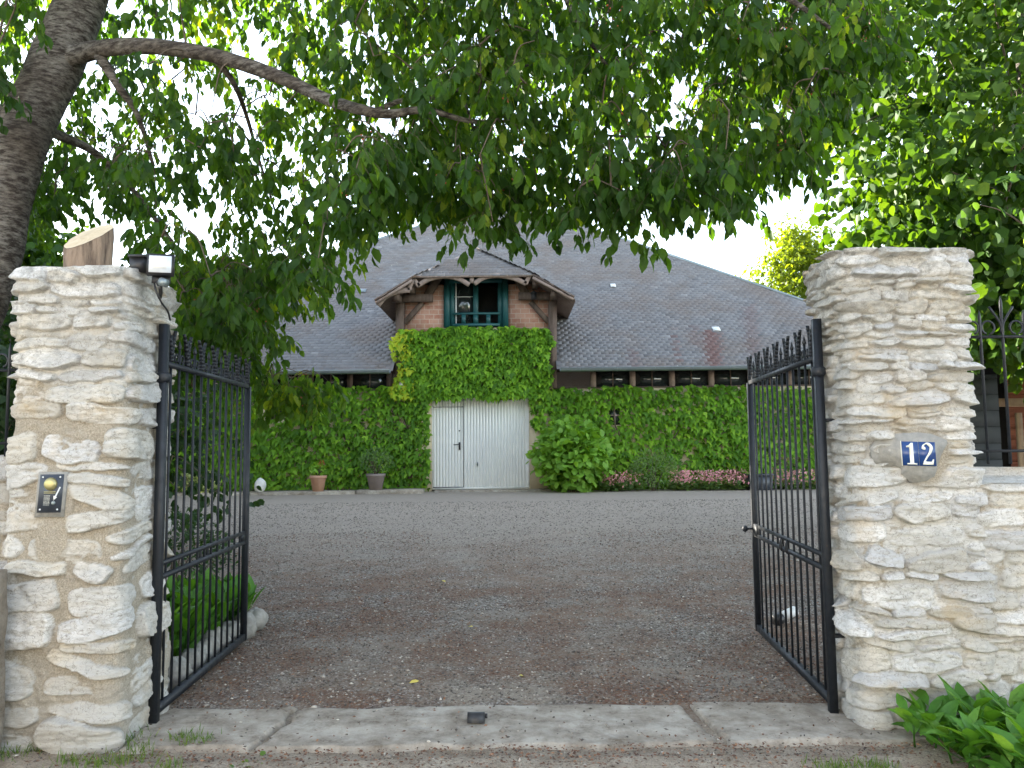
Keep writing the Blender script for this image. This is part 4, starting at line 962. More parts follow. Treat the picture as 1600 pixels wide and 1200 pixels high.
    T3 = MB(); rect(620, 150, 628, 470, YW + .02, YW + .035, T3); rect(612, 250, 750, 256, YW + .022, YW + .034, T3); T3.build("glazing_bar", MS['white'], wf)
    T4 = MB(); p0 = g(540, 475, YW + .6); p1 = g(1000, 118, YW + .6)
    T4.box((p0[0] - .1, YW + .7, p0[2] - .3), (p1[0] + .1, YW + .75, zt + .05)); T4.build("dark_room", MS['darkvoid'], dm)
    # little lantern on the right beam
    v = MB(); c = Q(834, 462, YW - .32); v.box(c + (-.07, -.05, -.10), c + (.07, .05, .06)); v.prism([(-.09, .06), (.09, .06), (.0, .13)], lambda x, y, d: c + np.array([x, -.06 + d, y]), .12); v.build("lantern", MS['black'], dm)
dormer()
v = MB(); c = P(627, 600, YW - .16); v.box(c + (-.05, -.04, -.11), c + (.05, .06, .11)); v.box(c + (-.18, 0, -.12), c + (-.09, .06, -.02)); v.build("wall_lamp", MS['white'], hs)
v = MB(); v.box((P(828, 760, YW)[0], YW - .03, .5), (P(857, 760, YW)[0], YW - .004, P(840, 630, YW)[2])); v.build("door_jamb", MS['plaster'], hs)

# ================================================================= IVY
def ivy():
    g = thing("ivy", (-.7, 19.9, .5), "dense bright green creeper covering the house front and dormer below the window", "climbing plant")
    def field(n, px0, px1, py0, py1, test):
        px = R.uniform(px0, px1, n); py = R.uniform(py0, py1, n)
        jag = 5 * fbm(px * .05, py * .05, 3, 5)
        k = test(px + jag, py + jag * .8); return px[k], py[k]
    def t_low(px, py):
        ok = (py > 604 - 0 + 0 * px) & (py < 764)
        ok &= ~((px > 672) & (px < 831) & (py > 612))               # door
        ok &= ~((px > 828) & (px < 858) & (py > 640 + 0 * px) & ~((px < 850) & (abs(py - 655) < 14)))  # jamb
        ok &= ~((px > 953) & (px < 967) & (py > 636) & (py < 662)); ok &= ~((px > 405) & (px < 448) & (py > 622) & (py < 655))
        return ok
    def t_up(px, py): return (py > 514 - 3 * (np.abs(px - 745) < 75)) & (py < 622) & (px > 618 + 6 * np.sin(py * .09)) & (px < 860 + 4 * np.sin(py * .12))
    P_ = []
    a = field(26000, -60, 1560, 600, 768, t_low); b = field(5200, 610, 868, 508, 628, t_up)
    for (px, py), up in ((a, 0), (b, 1)):
        d = RM @ np.stack([(px - 800) / FPX, (600 - py) / FPX, -np.ones(len(px))])
        t = YW / d[1]; x = d[0] * t; z = CAM_H + d[2] * t
        bulge = .10 + .13 * (fbm(x * 1.1, z * 1.3, 3, 8) + .3) + .06 * fbm(x * 4, z * 4, 2, 9) + (.06 if up else 0)
        y = YW - .02 - np.clip(bulge, .03, .4) + .20 * R.random(len(x)) ** 1.5 
        tone = np.clip((.5 if up else .38) + .3 * R.normal(size=len(x)) + .22 * fbm(x * 1.3, z * 1.3, 2, 31), 0, .86)
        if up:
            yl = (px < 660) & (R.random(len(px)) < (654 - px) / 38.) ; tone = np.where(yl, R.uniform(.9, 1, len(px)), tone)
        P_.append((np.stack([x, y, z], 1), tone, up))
    mb = MB()
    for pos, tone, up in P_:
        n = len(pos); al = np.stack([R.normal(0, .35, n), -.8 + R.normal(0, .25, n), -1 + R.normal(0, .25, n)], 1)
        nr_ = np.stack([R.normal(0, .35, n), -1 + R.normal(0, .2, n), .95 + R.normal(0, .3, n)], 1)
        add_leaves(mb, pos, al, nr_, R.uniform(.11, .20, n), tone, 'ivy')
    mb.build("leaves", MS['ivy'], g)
    # woody stems
    mb = MB()
    for k in range(26):
        x = R.uniform(-11, 11) if k < 20 else R.uniform(-3.0, -2.6)
        if DX0 - .45 < x < DX1 + 1.2: continue
        sp_ = spline([(x, YW - .05, .5), (x + R.normal(0, .2), YW - .05, 1.3), (x + R.normal(0, .4), YW - .06, 2.2), (x + R.normal(0, .6), YW - .06, 3.0)], 12); sp_[:, 0] = np.where(x < DX0, np.minimum(sp_[:, 0], DX0 - .12), np.maximum(sp_[:, 0], DX1 + .6)); mb.tube(sp_, np.linspace(.03, .01, 12), 5)
    mb.build("stem", MS['twig'], g)
ivy()

# ================================================================= TREES
def tree_obj(name, base, label, cat, group=None): return thing(name, base, label, cat, group)
def sprays(mbL, mbT, starts, dirs, length, nl, size, kind, droop, spread, tonef, twig_r=.0025):
    """drooping twigs with alternate leaves (vectorised per step)"""
    n = len(starts); p = starts.copy(); d = dirs / np.linalg.norm(dirs, axis=1)[:, None]
    L = length * R.uniform(.6, 1.3, n); pts = [p.copy()]
    tb = R.random(n)
    for k in range(nl):
        d = d + np.array([0, 0, -droop]) + R.normal(0, .07, (n, 3)); d /= np.linalg.norm(d, axis=1)[:, None]
        p = p + d * (L / nl)[:, None]; pts.append(p.copy())
        for rep in range(2 if k > nl * .4 else 1):
            side = rdir(n, (1, 1, .5)); al = d * .35 + side * spread + np.array([0, 0, -.8])
            nn = rdir(n, (.7, .7, .25)) * .8 + side * .5 + np.array([0, 0, .55])
            sz = size * R.uniform(.5, 1.25, n)
            pos = p + al / np.linalg.norm(al, axis=1)[:, None] * .02
            add_leaves(mbL, pos, al, nn, sz, np.clip(tonef(p) + .5 * (tb - .5) + R.normal(0, .16, n), 0, 1), kind)
    if mbT is not None:
        pts = np.array(pts)[:, :, :]                        # (nl+1, n, 3)
        sel = pts[::2]; m = len(sel)
        a = np.array([0, 2.094, 4.189]); off = np.stack([np.cos(a), np.sin(a), 0 * a], 1)
        for i in range(0, n):
            q = sel[:, i]; rr = np.linspace(twig_r, twig_r * .4, m)[:, None, None]
            V = q[:, None] + off[None] * rr
            ii = np.arange(m - 1)[:, None] * 3; j = np.arange(3)[None]; k = (j + 1) % 3
            mbT.add(V.reshape(-1, 3), np.stack([ii + j, ii + k, ii + 3 + k, ii + 3 + j], -1).reshape(-1, 4))
def connect(mb, skel, targets, r0=.018, n=8, k_up=.25):
    """thin branches from the growing skeleton to each cluster centre"""
    S = np.array(skel)
    order = np.argsort(np.min(np.linalg.norm(targets[:, None] - S[None, ::6], axis=2), axis=1))
    for i in order:
        t = targets[i]; dd = np.linalg.norm(S - t, axis=1); j = int(np.argmin(dd)); s = S[j]; L = dd[j]
        if L < .15: continue
        mid = (s + t) / 2 + np.array([0, 0, k_up * L]) + R.normal(0, .06 * L, 3)
        c = spline([s, mid, t], n); r = min(r0, .005 + .008 * L)
        mb.tube(c, np.linspace(r, .003, n), 5, cap=False); S = np.vstack([S, c[2:]])

def cherry():
    g = tree_obj("cherry_tree", (-4.6, 6.6, 0), "big cherry tree with leaning trunk, its leafy fruiting boughs hanging over the gate", "tree")
    # trunk: two silhouettes measured from the picture, at 6.6 m
    tp = [(-190, 760, 6.9), (-120, 640, 6.8), (-50, 500, 6.7), (-14, 400, 6.65), (8, 300, 6.6), (40, 200, 6.6), (87, 100, 6.6), (127, 0, 6.6), (165, -140, 6.65), (200, -330, 6.8), (240, -560, 7.0)]
    pts = spline(np.array([P(*q) for q in tp]), 60); z0 = pts[0].copy(); z0[2] = -.1; z0[0] -= .12
    pts = np.vstack([z0, pts]); r = np.interp(np.linspace(0, 1, 61), [0, .08, .3, .55, .7, 1], [.34, .27, .235, .215, .205, .12])
    mb = MB(); mb.tube(pts, r, 28, disp=lambda m, n: 1 + .07 * fbm(np.arange(n)[None] * .35 + 0 * np.arange(m)[:, None], np.arange(m)[:, None] * .35 + 0 * np.arange(n)[None], 3, 4)); mb.build("trunk", MS['bark'], g, True)
    limbs = [
        [(95, 95, 6.6, .10), (150, 78, 6.4, .075), (230, 72, 6.2, .066), (330, 86, 6.0, .058), (430, 118, 5.8, .052), (520, 158, 5.6, .043), (600, 178, 5.4, .035), (665, 172, 5.3, .024), (740, 190, 5.4, .016), (830, 190, 5.6, .012), (930, 210, 5.8, .010), (1060, 215, 5.8, .007)],
        [(580, 178, 5.45, .022), (625, 158, 5.4, .018), (690, 150, 5.4, .013), (790, 110, 5.6, .010), (900, 90, 5.7, .008)],
        [(335, 90, 6.0, .03), (365, 130, 6.2, .024), (385, 180, 6.7, .018), (405, 250, 7.2, .014), (430, 330, 7.6, .010)],
        [(155, 85, 6.4, .05), (185, 135, 6.4, .035), (215, 180, 6.6, .024), (240, 260, 6.9, .016)],
        [(60, 200, 6.6, .05), (100, 215, 6.9, .045), (150, 240, 7.3, .035), (210, 300, 7.6, .025), (300, 420, 7.8, .018), (380, 520, 7.8, .012)],
        [(40, 220, 6.6, .09), (-40, 150, 6.4, .07), (-140, 110, 6.2, .05)],
        [(30, 280, 6.6, .07), (-60, 300, 6.8, .05), (-140, 260, 7, .03)],
        [(160, -130, 6.65, .12), (330, -180, 6.2, .09), (560, -190, 5.6, .07), (800, -160, 5.2, .05), (1000, -100, 4.9, .032), (1200, -20, 4.8, .02), (1320, 60, 4.8, .01)],
        [(190, -300, 6.8, .1), (420, -420, 7.2, .07), (700, -420, 7.4, .05), (980, -330, 7.4, .03), (1200, -200, 7.2, .015)],
        [(800, -160, 5.2, .03), (860, -60, 5.3, .025), (900, 30, 5.4, .018), (960, 120, 5.5, .012), (1040, 230, 5.5, .008)],
        [(560, -190, 5.6, .04), (620, -60, 5.9, .03), (690, 60, 6.3, .02), (740, 200, 6.6, .012)],
    ]
    skel = []
    for l in limbs:
        c = spline(np.array([P(a, b, y) for a, b, y, _ in l]), len(l) * 6); rr = np.interp(np.linspace(0, 1, len(c)), np.linspace(0, 1, len(l)), [q[3] for q in l])
        mb = MB(); mb.tube(c, rr, 12, disp=lambda m, n: 1 + .10 * fbm(np.arange(n)[None] * .6 + 0 * np.arange(m)[:, None], np.arange(m)[:, None] * .5 + 0 * np.arange(n)[None], 3, 4)); mb.build("branch", MS['bark'], g, True)
        skel += list(c[3:])
    # lower edge of the hanging boughs
    ex = [-150, 60, 150, 200, 250, 300, 400, 440, 470, 500, 540, 590, 640, 690, 720, 770, 800, 860, 900, 950, 1000, 1040, 1090, 1130, 1200, 1250, 1285, 1320, 1380]
    ey = [330, 380, 330, 330, 470, 560, 600, 480, 440, 455, 390, 340, 318, 308, 340, 365, 335, 345, 330, 325, 385, 325, 360, 325, 280, 250, 200, 120, 60]
    n = 2500; px = R.uniform(-160, 1370, n); low = np.interp(px, ex, ey) + 34 * vnoise(px * .035, px * 0, 12) - 6
    py = low - 25 - (R.random(n) ** 1.25) * (low + 330)
    Y = R.uniform(4.7, 8.4, n); Y = np.where(px < 480, R.uniform(5.6, 9.2, n), Y); Y = np.where(py > low - 90, R.uniform(4.9, 7.2, n) + (px < 480) * 1.5, Y)
    k = np.ones(n, bool)
    for (a, b, ra, rb) in ((330, 265, 26, 60), (375, 70, 35, 28), (205, 370, 34, 40), (1050, 132, 34, 20), (1175, 165, 28, 35), (1210, 120, 22, 28), (290, 120, 30, 22), (110, 130, 40, 20), (440, 200, 20, 25), (695, 320, 20, 22), (1010, 300, 20, 14), (1120, 290, 25, 18)):
        k &= ((px - a) / ra) ** 2 + ((py - 20 - b) / rb) ** 2 > 1
    k &= ~((px > 1290) & (py > 130))
    # the trunk and the big bough stay clear of leaves on this side
    tx = np.interp(py, [-300, 0, 120, 240, 380, 500], [195, 120, 75, 35, -12, -60]); k &= ~((np.abs(px - tx - 10) < 95) & (Y < 7.0) & (py > -60))
    by = np.interp(px, [80, 150, 230, 330, 430, 520, 600, 665], [95, 78, 70, 88, 118, 158, 178, 172]); k &= ~((px > 80) & (px < 640) & (py > by - 85) & (py < by + 20) & (Y < 6.4))
    k &= R.random(n) < np.where(px < 600, .70, .80)
    tg = np.array([P(a, b, c) for a, b, c in zip(px[k], py[k], Y[k])])
    # a low bough hanging behind the gate
    ax = R.uniform(250, 470, 230); ay = R.uniform(400, 590, 230); keep = ay < np.interp(ax, [250, 300, 385, 400, 470], [540, 560, 580, 480, 455])
    t2 = np.array([P(a, b, c) for a, b, c in zip(ax[keep], ay[keep], R.uniform(7.4, 9.2, keep.sum()))])
    t3 = np.array([P(a, b, c) for a, b, c in [(395 + 115 * R.random(), 585 + 38 * R.random(), R.uniform(7.8, 8.6)) for _ in range(22)]])
    tg = np.vstack([tg, t2, t3])
    # keep a clear space around the camera
    tg = tg[np.linalg.norm(tg - np.array([0, 0, CAM_H]), axis=1) > 3.6]
    mb = MB(); connect(mb, skel, tg); mb.build("branchlets", MS['twig'], g)
    mbL, mbT = MB(), MB(); per = 4
    st = np.repeat(tg, per, 0) + R.normal(0, .07, (len(tg) * per, 3)); dr = rdir(len(st), (1, 1, .25)) + np.array([.25, 0, -.1])
    sprays(mbL, mbT, st, dr, .30, 6, .108, 'cherry', .22, .6, lambda p: .47 + .3 * vnoise(p[:, 0] * 1.6 + p[:, 1], p[:, 2] * 2.0, 44))
    mbL.build("crown", MS['cherry'], g); mbT.build("twigs", MS['twig'], g)
    # clusters of ripening fruit
    mb = MB(); sel = tg[(R.random(len(tg)) < .10)]
    ico = np.array([(0, 0, 1), (.894, 0, .447), (.276, .851, .447), (-.724, .526, .447), (-.724, -.526, .447), (.276, -.851, .447), (.724, .526, -.447), (-.276, .851, -.447), (-.894, 0, -.447), (-.276, -.851, -.447), (.724, -.526, -.447), (0, 0, -1)])
    icf = np.array([(0, 1, 2), (0, 2, 3), (0, 3, 4), (0, 4, 5), (0, 5, 1), (1, 6, 2), (2, 7, 3), (3, 8, 4), (4, 9, 5), (5, 10, 1), (6, 7, 2), (7, 8, 3), (8, 9, 4), (9, 10, 5), (10, 6, 1), (11, 7, 6), (11, 8, 7), (11, 9, 8), (11, 10, 9), (11, 6, 10)])
    for c in sel:
        for q in range(int(R.integers(3, 9))): o = c + R.normal(0, .04, 3) - (0, 0, .05); mb.add(ico * .008 + o, icf)
    mb.build("cherries", MS['cherry_fruit'], g, True)
cherry()

def blob_tree(name, base, cen, radii, nclus, per, size, kind, mat, label, cat, group=None, trunk_r=.15, length=.35, nl=5, droop=.08, tone=.45, front_only=None, twigs=False, hollow=.55, bark='bark', lumps=7):
    g = tree_obj(name, base, label, cat, group); base = np.array(base, float); cen = np.array(cen, float); radii = np.array(radii, float)
    top = cen + np.array([0, 0, radii[2] * .6]); mb = MB(); tr = spline([base - (0, 0, .1), base + (cen - base) * .4 + R.normal(0, .1, 3), cen, top], 14)
    mb.tube(tr, np.linspace(trunk_r, trunk_r * .25, 14), 10); mb.build("trunk", MS[bark], g, True)
    # lumpy crown: several overlapping lobes
    lc = rdir(lumps) * radii * .55 + cen; lr = R.uniform(.42, .68, lumps)
    lc = np.vstack([lc, cen[None]]); lr = np.append(lr, .7)
    w_ = R.integers(0, len(lc), nclus); d = rdir(nclus); rr = hollow + (1 - hollow) * R.random(nclus)
    tg = lc[w_] + d * radii * (lr[w_] * rr)[:, None]
    if front_only is not None: tg = tg[front_only(tg)]
    mb = MB(); connect(mb, list(tr[3:]), tg[::max(1, len(tg) // 260)], r0=trunk_r * .35, n=6, k_up=.1); mb.build("branches", MS['twig'], g)
    mbL = MB(); mbT = MB() if twigs else None
    st = np.repeat(tg, per, 0) + R.normal(0, size * .8, (len(tg) * per, 3)); ou = st - cen; ou /= np.linalg.norm(ou, axis=1)[:, None]
    sprays(mbL, mbT, st, rdir(len(st), (1, 1, .5)) + ou * .8, length, nl, size, kind, droop, .7, lambda p: tone + .12 * vnoise(p[:, 0] * 1.2, p[:, 2] * 1.2, 3))
    mbL.build("crown", MS[mat], g)
    return g
# broad-leaved tree behind the right pillar
def vis(t):
    a, b = pix(t); lim = np.interp(b, [-400, 60, 150, 200, 300, 450], [1240, 1270, 1330, 1310, 1325, 1345]) + 22 * vnoise(b * .03, b * 0, 4)
    return (a < 1760) & (a > lim) & ~((b > 545) & (t[:, 1] < 10.4))
blob_tree("broadleaf_tree", (6.4, 9.2, 0.1), (6.15, 8.8, 5.6), (3.6, 2.6, 4.8), 2400, 3, .13, 'broad', 'hazel', "tall dense broad-leaved tree rising behind the number 12 pillar", "tree", trunk_r=.2, length=.4, nl=4, droop=.04, tone=.45, front_only=vis, lumps=11, hollow=.35)
blob_tree("sapling", (14.2, 38, .5), (14.2, 38, 8.6), (2.7, 2.2, 4.0), 1100, 3, .26, 'small', 'yellowtree', "small sunlit yellow-green tree beyond the right end of the slate roof", "tree", trunk_r=.16, length=.7, nl=4, droop=.0, tone=.6, hollow=.2)
blob_tree("garden_tree", (18.5, 33, .5), (18.8, 33, 8.0), (3.4, 2.8, 4.8), 900, 3, .28, 'small', 'yellowtree', "taller yellow-green tree half hidden behind the broad-leaved tree", "tree", trunk_r=.2, length=.8, nl=4, droop=.0, tone=.5, hollow=.3)
blob_tree("bushy_tree", (-9.2, 12.5, .2), (-9.2, 12.5, 2.8), (3.4, 2.4, 2.9), 520, 3, .12, 'broad', 'dark_leaf', "dark bushy tree in the garden left of the cherry trunk", "tree", trunk_r=.15, length=.35, nl=4, droop=.02, hollow=.4)
blob_tree("bushy_tree", (-5.9, 10.6, .15), (-5.7, 10.6, 2.1), (1.7, 1.5, 2.2), 420, 3, .11, 'broad', 'dark_leaf', "dark bushy tree behind the left pillar", "tree", trunk_r=.1, length=.3, nl=4, droop=.02, hollow=.4)
blob_tree("garden_tree", (-12.9, 15.6, .2), (-12.9, 15.6, 4.6), (3.4, 5.2, 4.2), 1500, 3, .2, 'broad', 'hazel', "tall leafy tree added at the far left to shade the yard, mostly hidden by the cherry trunk", "tree", trunk_r=.22, length=.5, nl=4, droop=.02, tone=.45, hollow=.1, lumps=12)  # tree added to keep direct sun off the yard
blob_tree("garden_tree", (-11.6, 8.0, .1), (-11.6, 8.0, 4.4), (2.8, 4.2, 4.1), 1200, 3, .2, 'broad', 'hazel', "tall leafy tree added out of view left of the cherry to shade the yard", "tree", trunk_r=.22, length=.5, nl=4, droop=.02, tone=.45, hollow=.1, lumps=12)  # unseen tree put here to block the low sun
for x, y, h, lb in ((-14, 32, 8.0, "green tree beyond the left end of the slate roof"), (-22, 30, 9, "far green tree at the left edge behind the garden")):
    blob_tree("garden_tree", (x, y, .5), (x, y, h * .55 + .5), (4.2, 3.4, h * .5), 420, 3, .30, 'small', 'hazel', lb, "tree", trunk_r=.22, length=.8, nl=4, droop=0, tone=.6, hollow=.3)

def opposite():  # added out of view; its sunlit wall reflects light onto the pillars
    g = thing("house", (2, -10, 0), "unseen cream two-storey house added behind the camera to bounce sunlight onto the pillars", "house")
    mb = MB(); mb.box((-13, -18, -.2), (17, -10, 6.2)); mb.build("wall", MS['pale_plaster'], g)
    mb = MB(); V = [(-13.4, -9.6, 6.2), (17.4, -9.6, 6.2), (17.4, -18.4, 6.2), (-13.4, -18.4, 6.2), (-13.4, -14, 9.6), (17.4, -14, 9.6)]
    mb.mixed(V, [[0, 1, 5, 4], [2, 3, 4, 5], [0, 4, 3], [1, 2, 5], [3, 2, 1, 0]]); mb.build("roof", MS['slate'], g)
    for x in (-10, -6, -2, 6, 10, 14):
        for z in (.9, 3.7):
            wn = MB(); wn.box((x - .5, -10.005, z), (x + .5, -9.96, z + 1.4)); f = wn.build("window", MS['white'], g)
            pn = MB(); pn.box((x - .44, -9.955, z + .06), (x - .03, -9.95, z + 1.34)); pn.box((x + .03, -9.955, z + .06), (x + .44, -9.95, z + 1.34)); pn.build("pane", MS['glass'], f)
    d = MB(); d.box((1.4, -10.005, 0), (2.5, -9.94, 2.2)); d.build("door", MS['teal'], g)
opposite()
# ================================================================= SHED behind the railing
def shed():
    a = P(1545, 720, 9.5); b = P(1563, 590, 9.5)
    g = thing("shed", (6.2, 9.6, .1), "open garden shed with dark block wall and red-brown planks behind the railing", "shed")
    mb = MB(); x0 = P(1520, 700, 9.5)[0]; x1 = P(1565, 700, 9.5)[0]; zt_ = P(1560, 585, 9.5)[2]
    r = 0; z = .0
    while z < zt_: mb.box((x0, 9.5 + .004 * (r % 2), z), (x1, 9.7, min(z + .195, zt_))); z += .2; r += 1
    mb.build("block_wall", MS['darkblock'], g)
    mb = MB(); xa = P(1581, 700, 10.4)[0]; zz = 0; k = 0
    while zz < 2.75: mb.box((xa, 10.4 + .006 * (k % 2), zz), (xa + 3, 10.44, zz + .145)); zz += .15; k += 1
    mb.build("plank_wall", MS['plank'], g)
    mb = MB(); mb.box((x0, 11.0, 0), (xa + 3, 11.1, 2.8)); mb.build("back_wall", MS['darkvoid'], g)
    mb = MB(); mb.box((x0 - .2, 9.2, 2.82), (xa + 3.2, 11.3, 2.9)); mb.box((x0 - .2, 9.15, 2.74), (xa + 3.2, 9.2, 2.92)); mb.build("roof", MS['palewood'], g)
    mb = MB(); c = P(1566, 629, 9.55); mb.box((x1, 9.52, c[2] - .05), (x1 + 2.4, 9.6, c[2] + .05)); c = P(1592, 690, 9.4); mb.box((c[0] - .03, 9.35, .1), (c[0] + .03, 9.4, c[2] + .35)); mb.build("rail", MS['palewood'], g)
shed()

# ================================================================= PLANTS
def clump(name, label, cat, pts, size, kind, mat, n_per, upf, group=None, tone=(.2, .8), stalk=None):
    g = thing(name, tuple(np.mean(pts, 0)), label, cat, group); mb = MB(); st = MB()
    for c in pts:
        n = n_per; d = rdir(n, (1, 1, 0)) * R.uniform(.25, .9, n)[:, None] + np.array([0, 0, upf]); d /= np.linalg.norm(d, axis=1)[:, None]
        base = np.array(c) + rdir(n, (1, 1, 0)) * .03
        hgt = R.uniform(0, 1, n) * (stalk or .0); pos = base + np.array([0, 0, 1]) * hgt[:, None] + d * .03
        nn = np.cross(d, rdir(n)) * .3 + np.array([0, 0, 1.]) - d * .2
        add_leaves(mb, pos, d + R.normal(0, .12, (n, 3)), nn, size * R.uniform(.5, 1.2, n), np.clip(R.uniform(*tone, n) + (R.random(n) < .12) * .35, 0, 1), kind)
        if stalk: st.tube([c, np.array(c) + (R.normal(0, .02), R.normal(0, .02), stalk)], [.006, .004], 5)
    mb.build("foliage", MS[mat], g)
    if stalk: st.build("stems", MS[mat], g)
    return g
# broad green leaves at the foot of the right pillar
pts = []
for _ in range(64):
    x = R.uniform(1.95, 3.0); y = R.uniform(3.45, 4.35); 
    if (x - 2.75) / .8 + (y - 4.2) / 2.2 < -.85: continue
    pts.append((x, y, .0))
clump("leafy_plant", "fresh green broad-leaved clump growing at the foot of the number 12 pillar", "plant", pts, .19, 'long', 'lily', 11, .45, stalk=.15)
# leafy bed behind the left gate
pts = [(R.uniform(-3.2, -2.42), R.uniform(5.2, 7.3), .05) for _ in range(62)]
clump("leafy_plant", "glossy green bed of broad upright leaves behind the left gate leaf", "plant", pts, .26, 'long', 'lily', 13, 1.0, stalk=.22, tone=(0, .6))
# dark shrub beyond it
def shrub(name, label, c, r, n, size, kind, mat, tone=(.2, .8), cat="shrub", parent=None, flat=1.0, part="foliage"):
    g = parent or thing(name, (c[0], c[1], c[2] - r[2]), label, cat); mb = MB(); c = np.array(c); r = np.array(r)
    d = rdir(n); d[:, 2] = np.abs(d[:, 2]) * np.where(R.random(n) < .75, 1, -.7); rr = R.uniform(.45, 1.0, n) ** .6 * (1 + .16 * vnoise(d[:, 0] * 3 + 5, d[:, 2] * 3 + d[:, 1] * 2, 4))
    pos = c + d * r * rr[:, None]
    al = d * .8 + rdir(n) * .7 + np.array([0, 0, -.15]); nn = d + np.array([0, -.2, .8]) + rdir(n) * .4
    add_leaves(mb, pos, al, nn, size * R.uniform(.6, 1.25, n), R.uniform(*tone, n), kind); mb.build(part, MS[mat], g)
    st = MB()
    for _ in range(9): e = c + rdir(1)[0] * r * .7; e[2] = max(e[2], c[2]); st.tube([(c[0], c[1], c[2] - r[2] * .98), (c + e) / 2 - (0, 0, r[2] * .3), e], [.012, .009, .004], 5)
    st.build("stems", MS['twig'], g); return g
shrub("shrub", "small dark-leaved shrub beyond the leafy bed at the left gate", (-3.55, 8.1, .45), (.62, .5, .5), 1500, .07, 'small', 'dark_leaf', (.4, 1))
hc = P(893, 712, 19.1)
shrub("hydrangea", "large bright green hydrangea bush beside the cream door jamb", (hc[0], 19.15, 1.25), (1.0, .62, .98), 1500, .17, 'broad', 'hydr')
shrub("shrub", "small fine-leaved grey-green shrub among the pink flowers", (P(1022, 735, 19.2)[0], 19.3, .95), (.62, .4, .55), 1500, .07, 'small', 'shrub')
shrub("shrub", "low cream-variegated shrub on the kerb at the ivy's foot behind the left gate", (P(308, 758, 19.3)[0], 19.35, .80), (.55, .35, .3), 900, .09, 'small', 'vari', (.3, 1))
# pink flowering border
def flowers(px0, px1, label, n):
    g = thing("flower_clump", tuple(P((px0 + px1) / 2, 762, 19.3)), label, "flowers", "pink flowers along the house wall")
    x = R.uniform(P(px0, 750, 19.3)[0], P(px1, 750, 19.3)[0], n); y = R.uniform(19.0, 19.75, n); z = gz(x, y)
    mb = MB(); m = n * 9; i = R.integers(0, n, m); al = rdir(m, (1, 1, .4)) + (0, 0, .35)
    add_leaves(mb, np.stack([x[i], y[i], z[i] + R.uniform(.02, .2, m)], 1), al, rdir(m) * .4 + (0, 0, 1), R.uniform(.06, .12, m), R.uniform(0, .6, m), 'broad'); mb.build("foliage", MS['shrub'], g)
    mb = MB(); m = n * 5; i = R.integers(0, n, m); hh = R.uniform(.15, .48, m)
    add_leaves(mb, np.stack([x[i] + R.normal(0, .06, m), y[i] + R.normal(0, .06, m), z[i] + hh], 1), rdir(m), rdir(m) + (0, -.4, .6), R.uniform(.04, .085, m), R.random(m), 'small'); mb.build("blooms", MS['pink'], g)["kind"] = "stuff"
flowers(940, 1000, "pink flowers between the hydrangea and the grey-green shrub", 80)
flowers(1050, 1175, "long drift of pink flowers right of the grey-green shrub", 190)
flowers(1206, 1285, "pink flowers seen through the bars of the right gate beyond the planter", 80)
# pots
def pot(px, py, rt, rb, h, mat, rim, name, label, y=19.25):
    c = P(px, py, y); zb_ = .568
    g = thing(name, (c[0], y, zb_), label, "plant pot", "potted plants on the kerb")
    mb = MB(); mb.lathe([(0.001, 0), (rb, 0), (rb + (rt - rb) * .8, h * .8), (rt * .97, h * .82), (rt * 1.04, h * .83), (rt * 1.06, h), (rt * .94, h), (rt * .9, h * .88), (.001, h * .88)], (c[0], y, zb_)); mb.build("pot", MS[mat], g, True)
    return g, c[0], zb_ + h
g, x, z = pot(497, 768, .20, .13, .40, 'terracotta', 1, "potted_plant", "terracotta pot with a small red-flowered geranium on the kerb")
shrub("", "", (x, 19.25, z + .12), (.18, .15, .18), 90, .09, 'broad', 'hydr', (.5, 1), parent=g)
mb = MB(); add_leaves(mb, np.array([x + .06, 19.2, z + .32]) + R.normal(0, .05, (30, 3)), rdir(30), rdir(30), R.uniform(.04, .06, 30), R.random(30), 'small'); mb.build("flower", MS['red'], g)
g, x, z = pot(587, 768, .23, .15, .43, 'greypot', 1, "potted_plant", "taupe pot with a fine-leaved shrub on the kerb left of the garage door")
shrub("", "", (x, 19.25, z + .28), (.42, .32, .34), 900, .06, 'small', 'shrub', (0, .6), parent=g)
c = P(1188, 762, 19.1); g = thing("planter", (c[0], 19.15, .5), "dark square planter seen through the right gate by the flower border", "planter")
mb = MB(); mb.box((c[0] - .26, 18.95, .5), (c[0] + .26, 19.4, .86)); mb.box((c[0] - .29, 18.92, .86), (c[0] + .29, 19.43, .90)); mb.build("tub", MS['plate'], g)
shrub("", "", (c[0], 19.2, 1.1), (.35, .28, .3), 260, .12, 'broad', 'hydr', parent=g)

# rocks
def rock(mb, c, r, seed, mat=None, n=12):
    th = np.linspace(0, np.pi, n); ph = np.linspace(0, 2 * np.pi, n * 2, endpoint=False); T, F = np.meshgrid(th, ph, indexing='ij')
    d = np.stack([np.sin(T) * np.cos(F), np.sin(T) * np.sin(F), np.cos(T)], -1); q = 1 + .22 * vnoise(d[..., 0] * 1.7 + seed, d[..., 1] * 1.7 + d[..., 2] * 1.3 + 7, seed) + (.13 * vnoise(d[..., 0] * 4 + seed, d[..., 1] * 4 + d[..., 2] * 5, seed) - .12 * np.abs(vnoise(d[..., 0] * 3 + seed, d[..., 1] * 3 + d[..., 2] * 3, seed + 5))) * (1 if seed > 10 else .05)
    V = np.array(c) + d * np.array(r) * q[..., None]; m = n * 2; i = np.arange(n - 1)[:, None] * m; j = np.arange(m)[None]; k = (j + 1) % m
    mb.add(V.reshape(-1, 3), np.stack([i + j, i + m + j, i + m + k, i + k], -1).reshape(-1, 4))
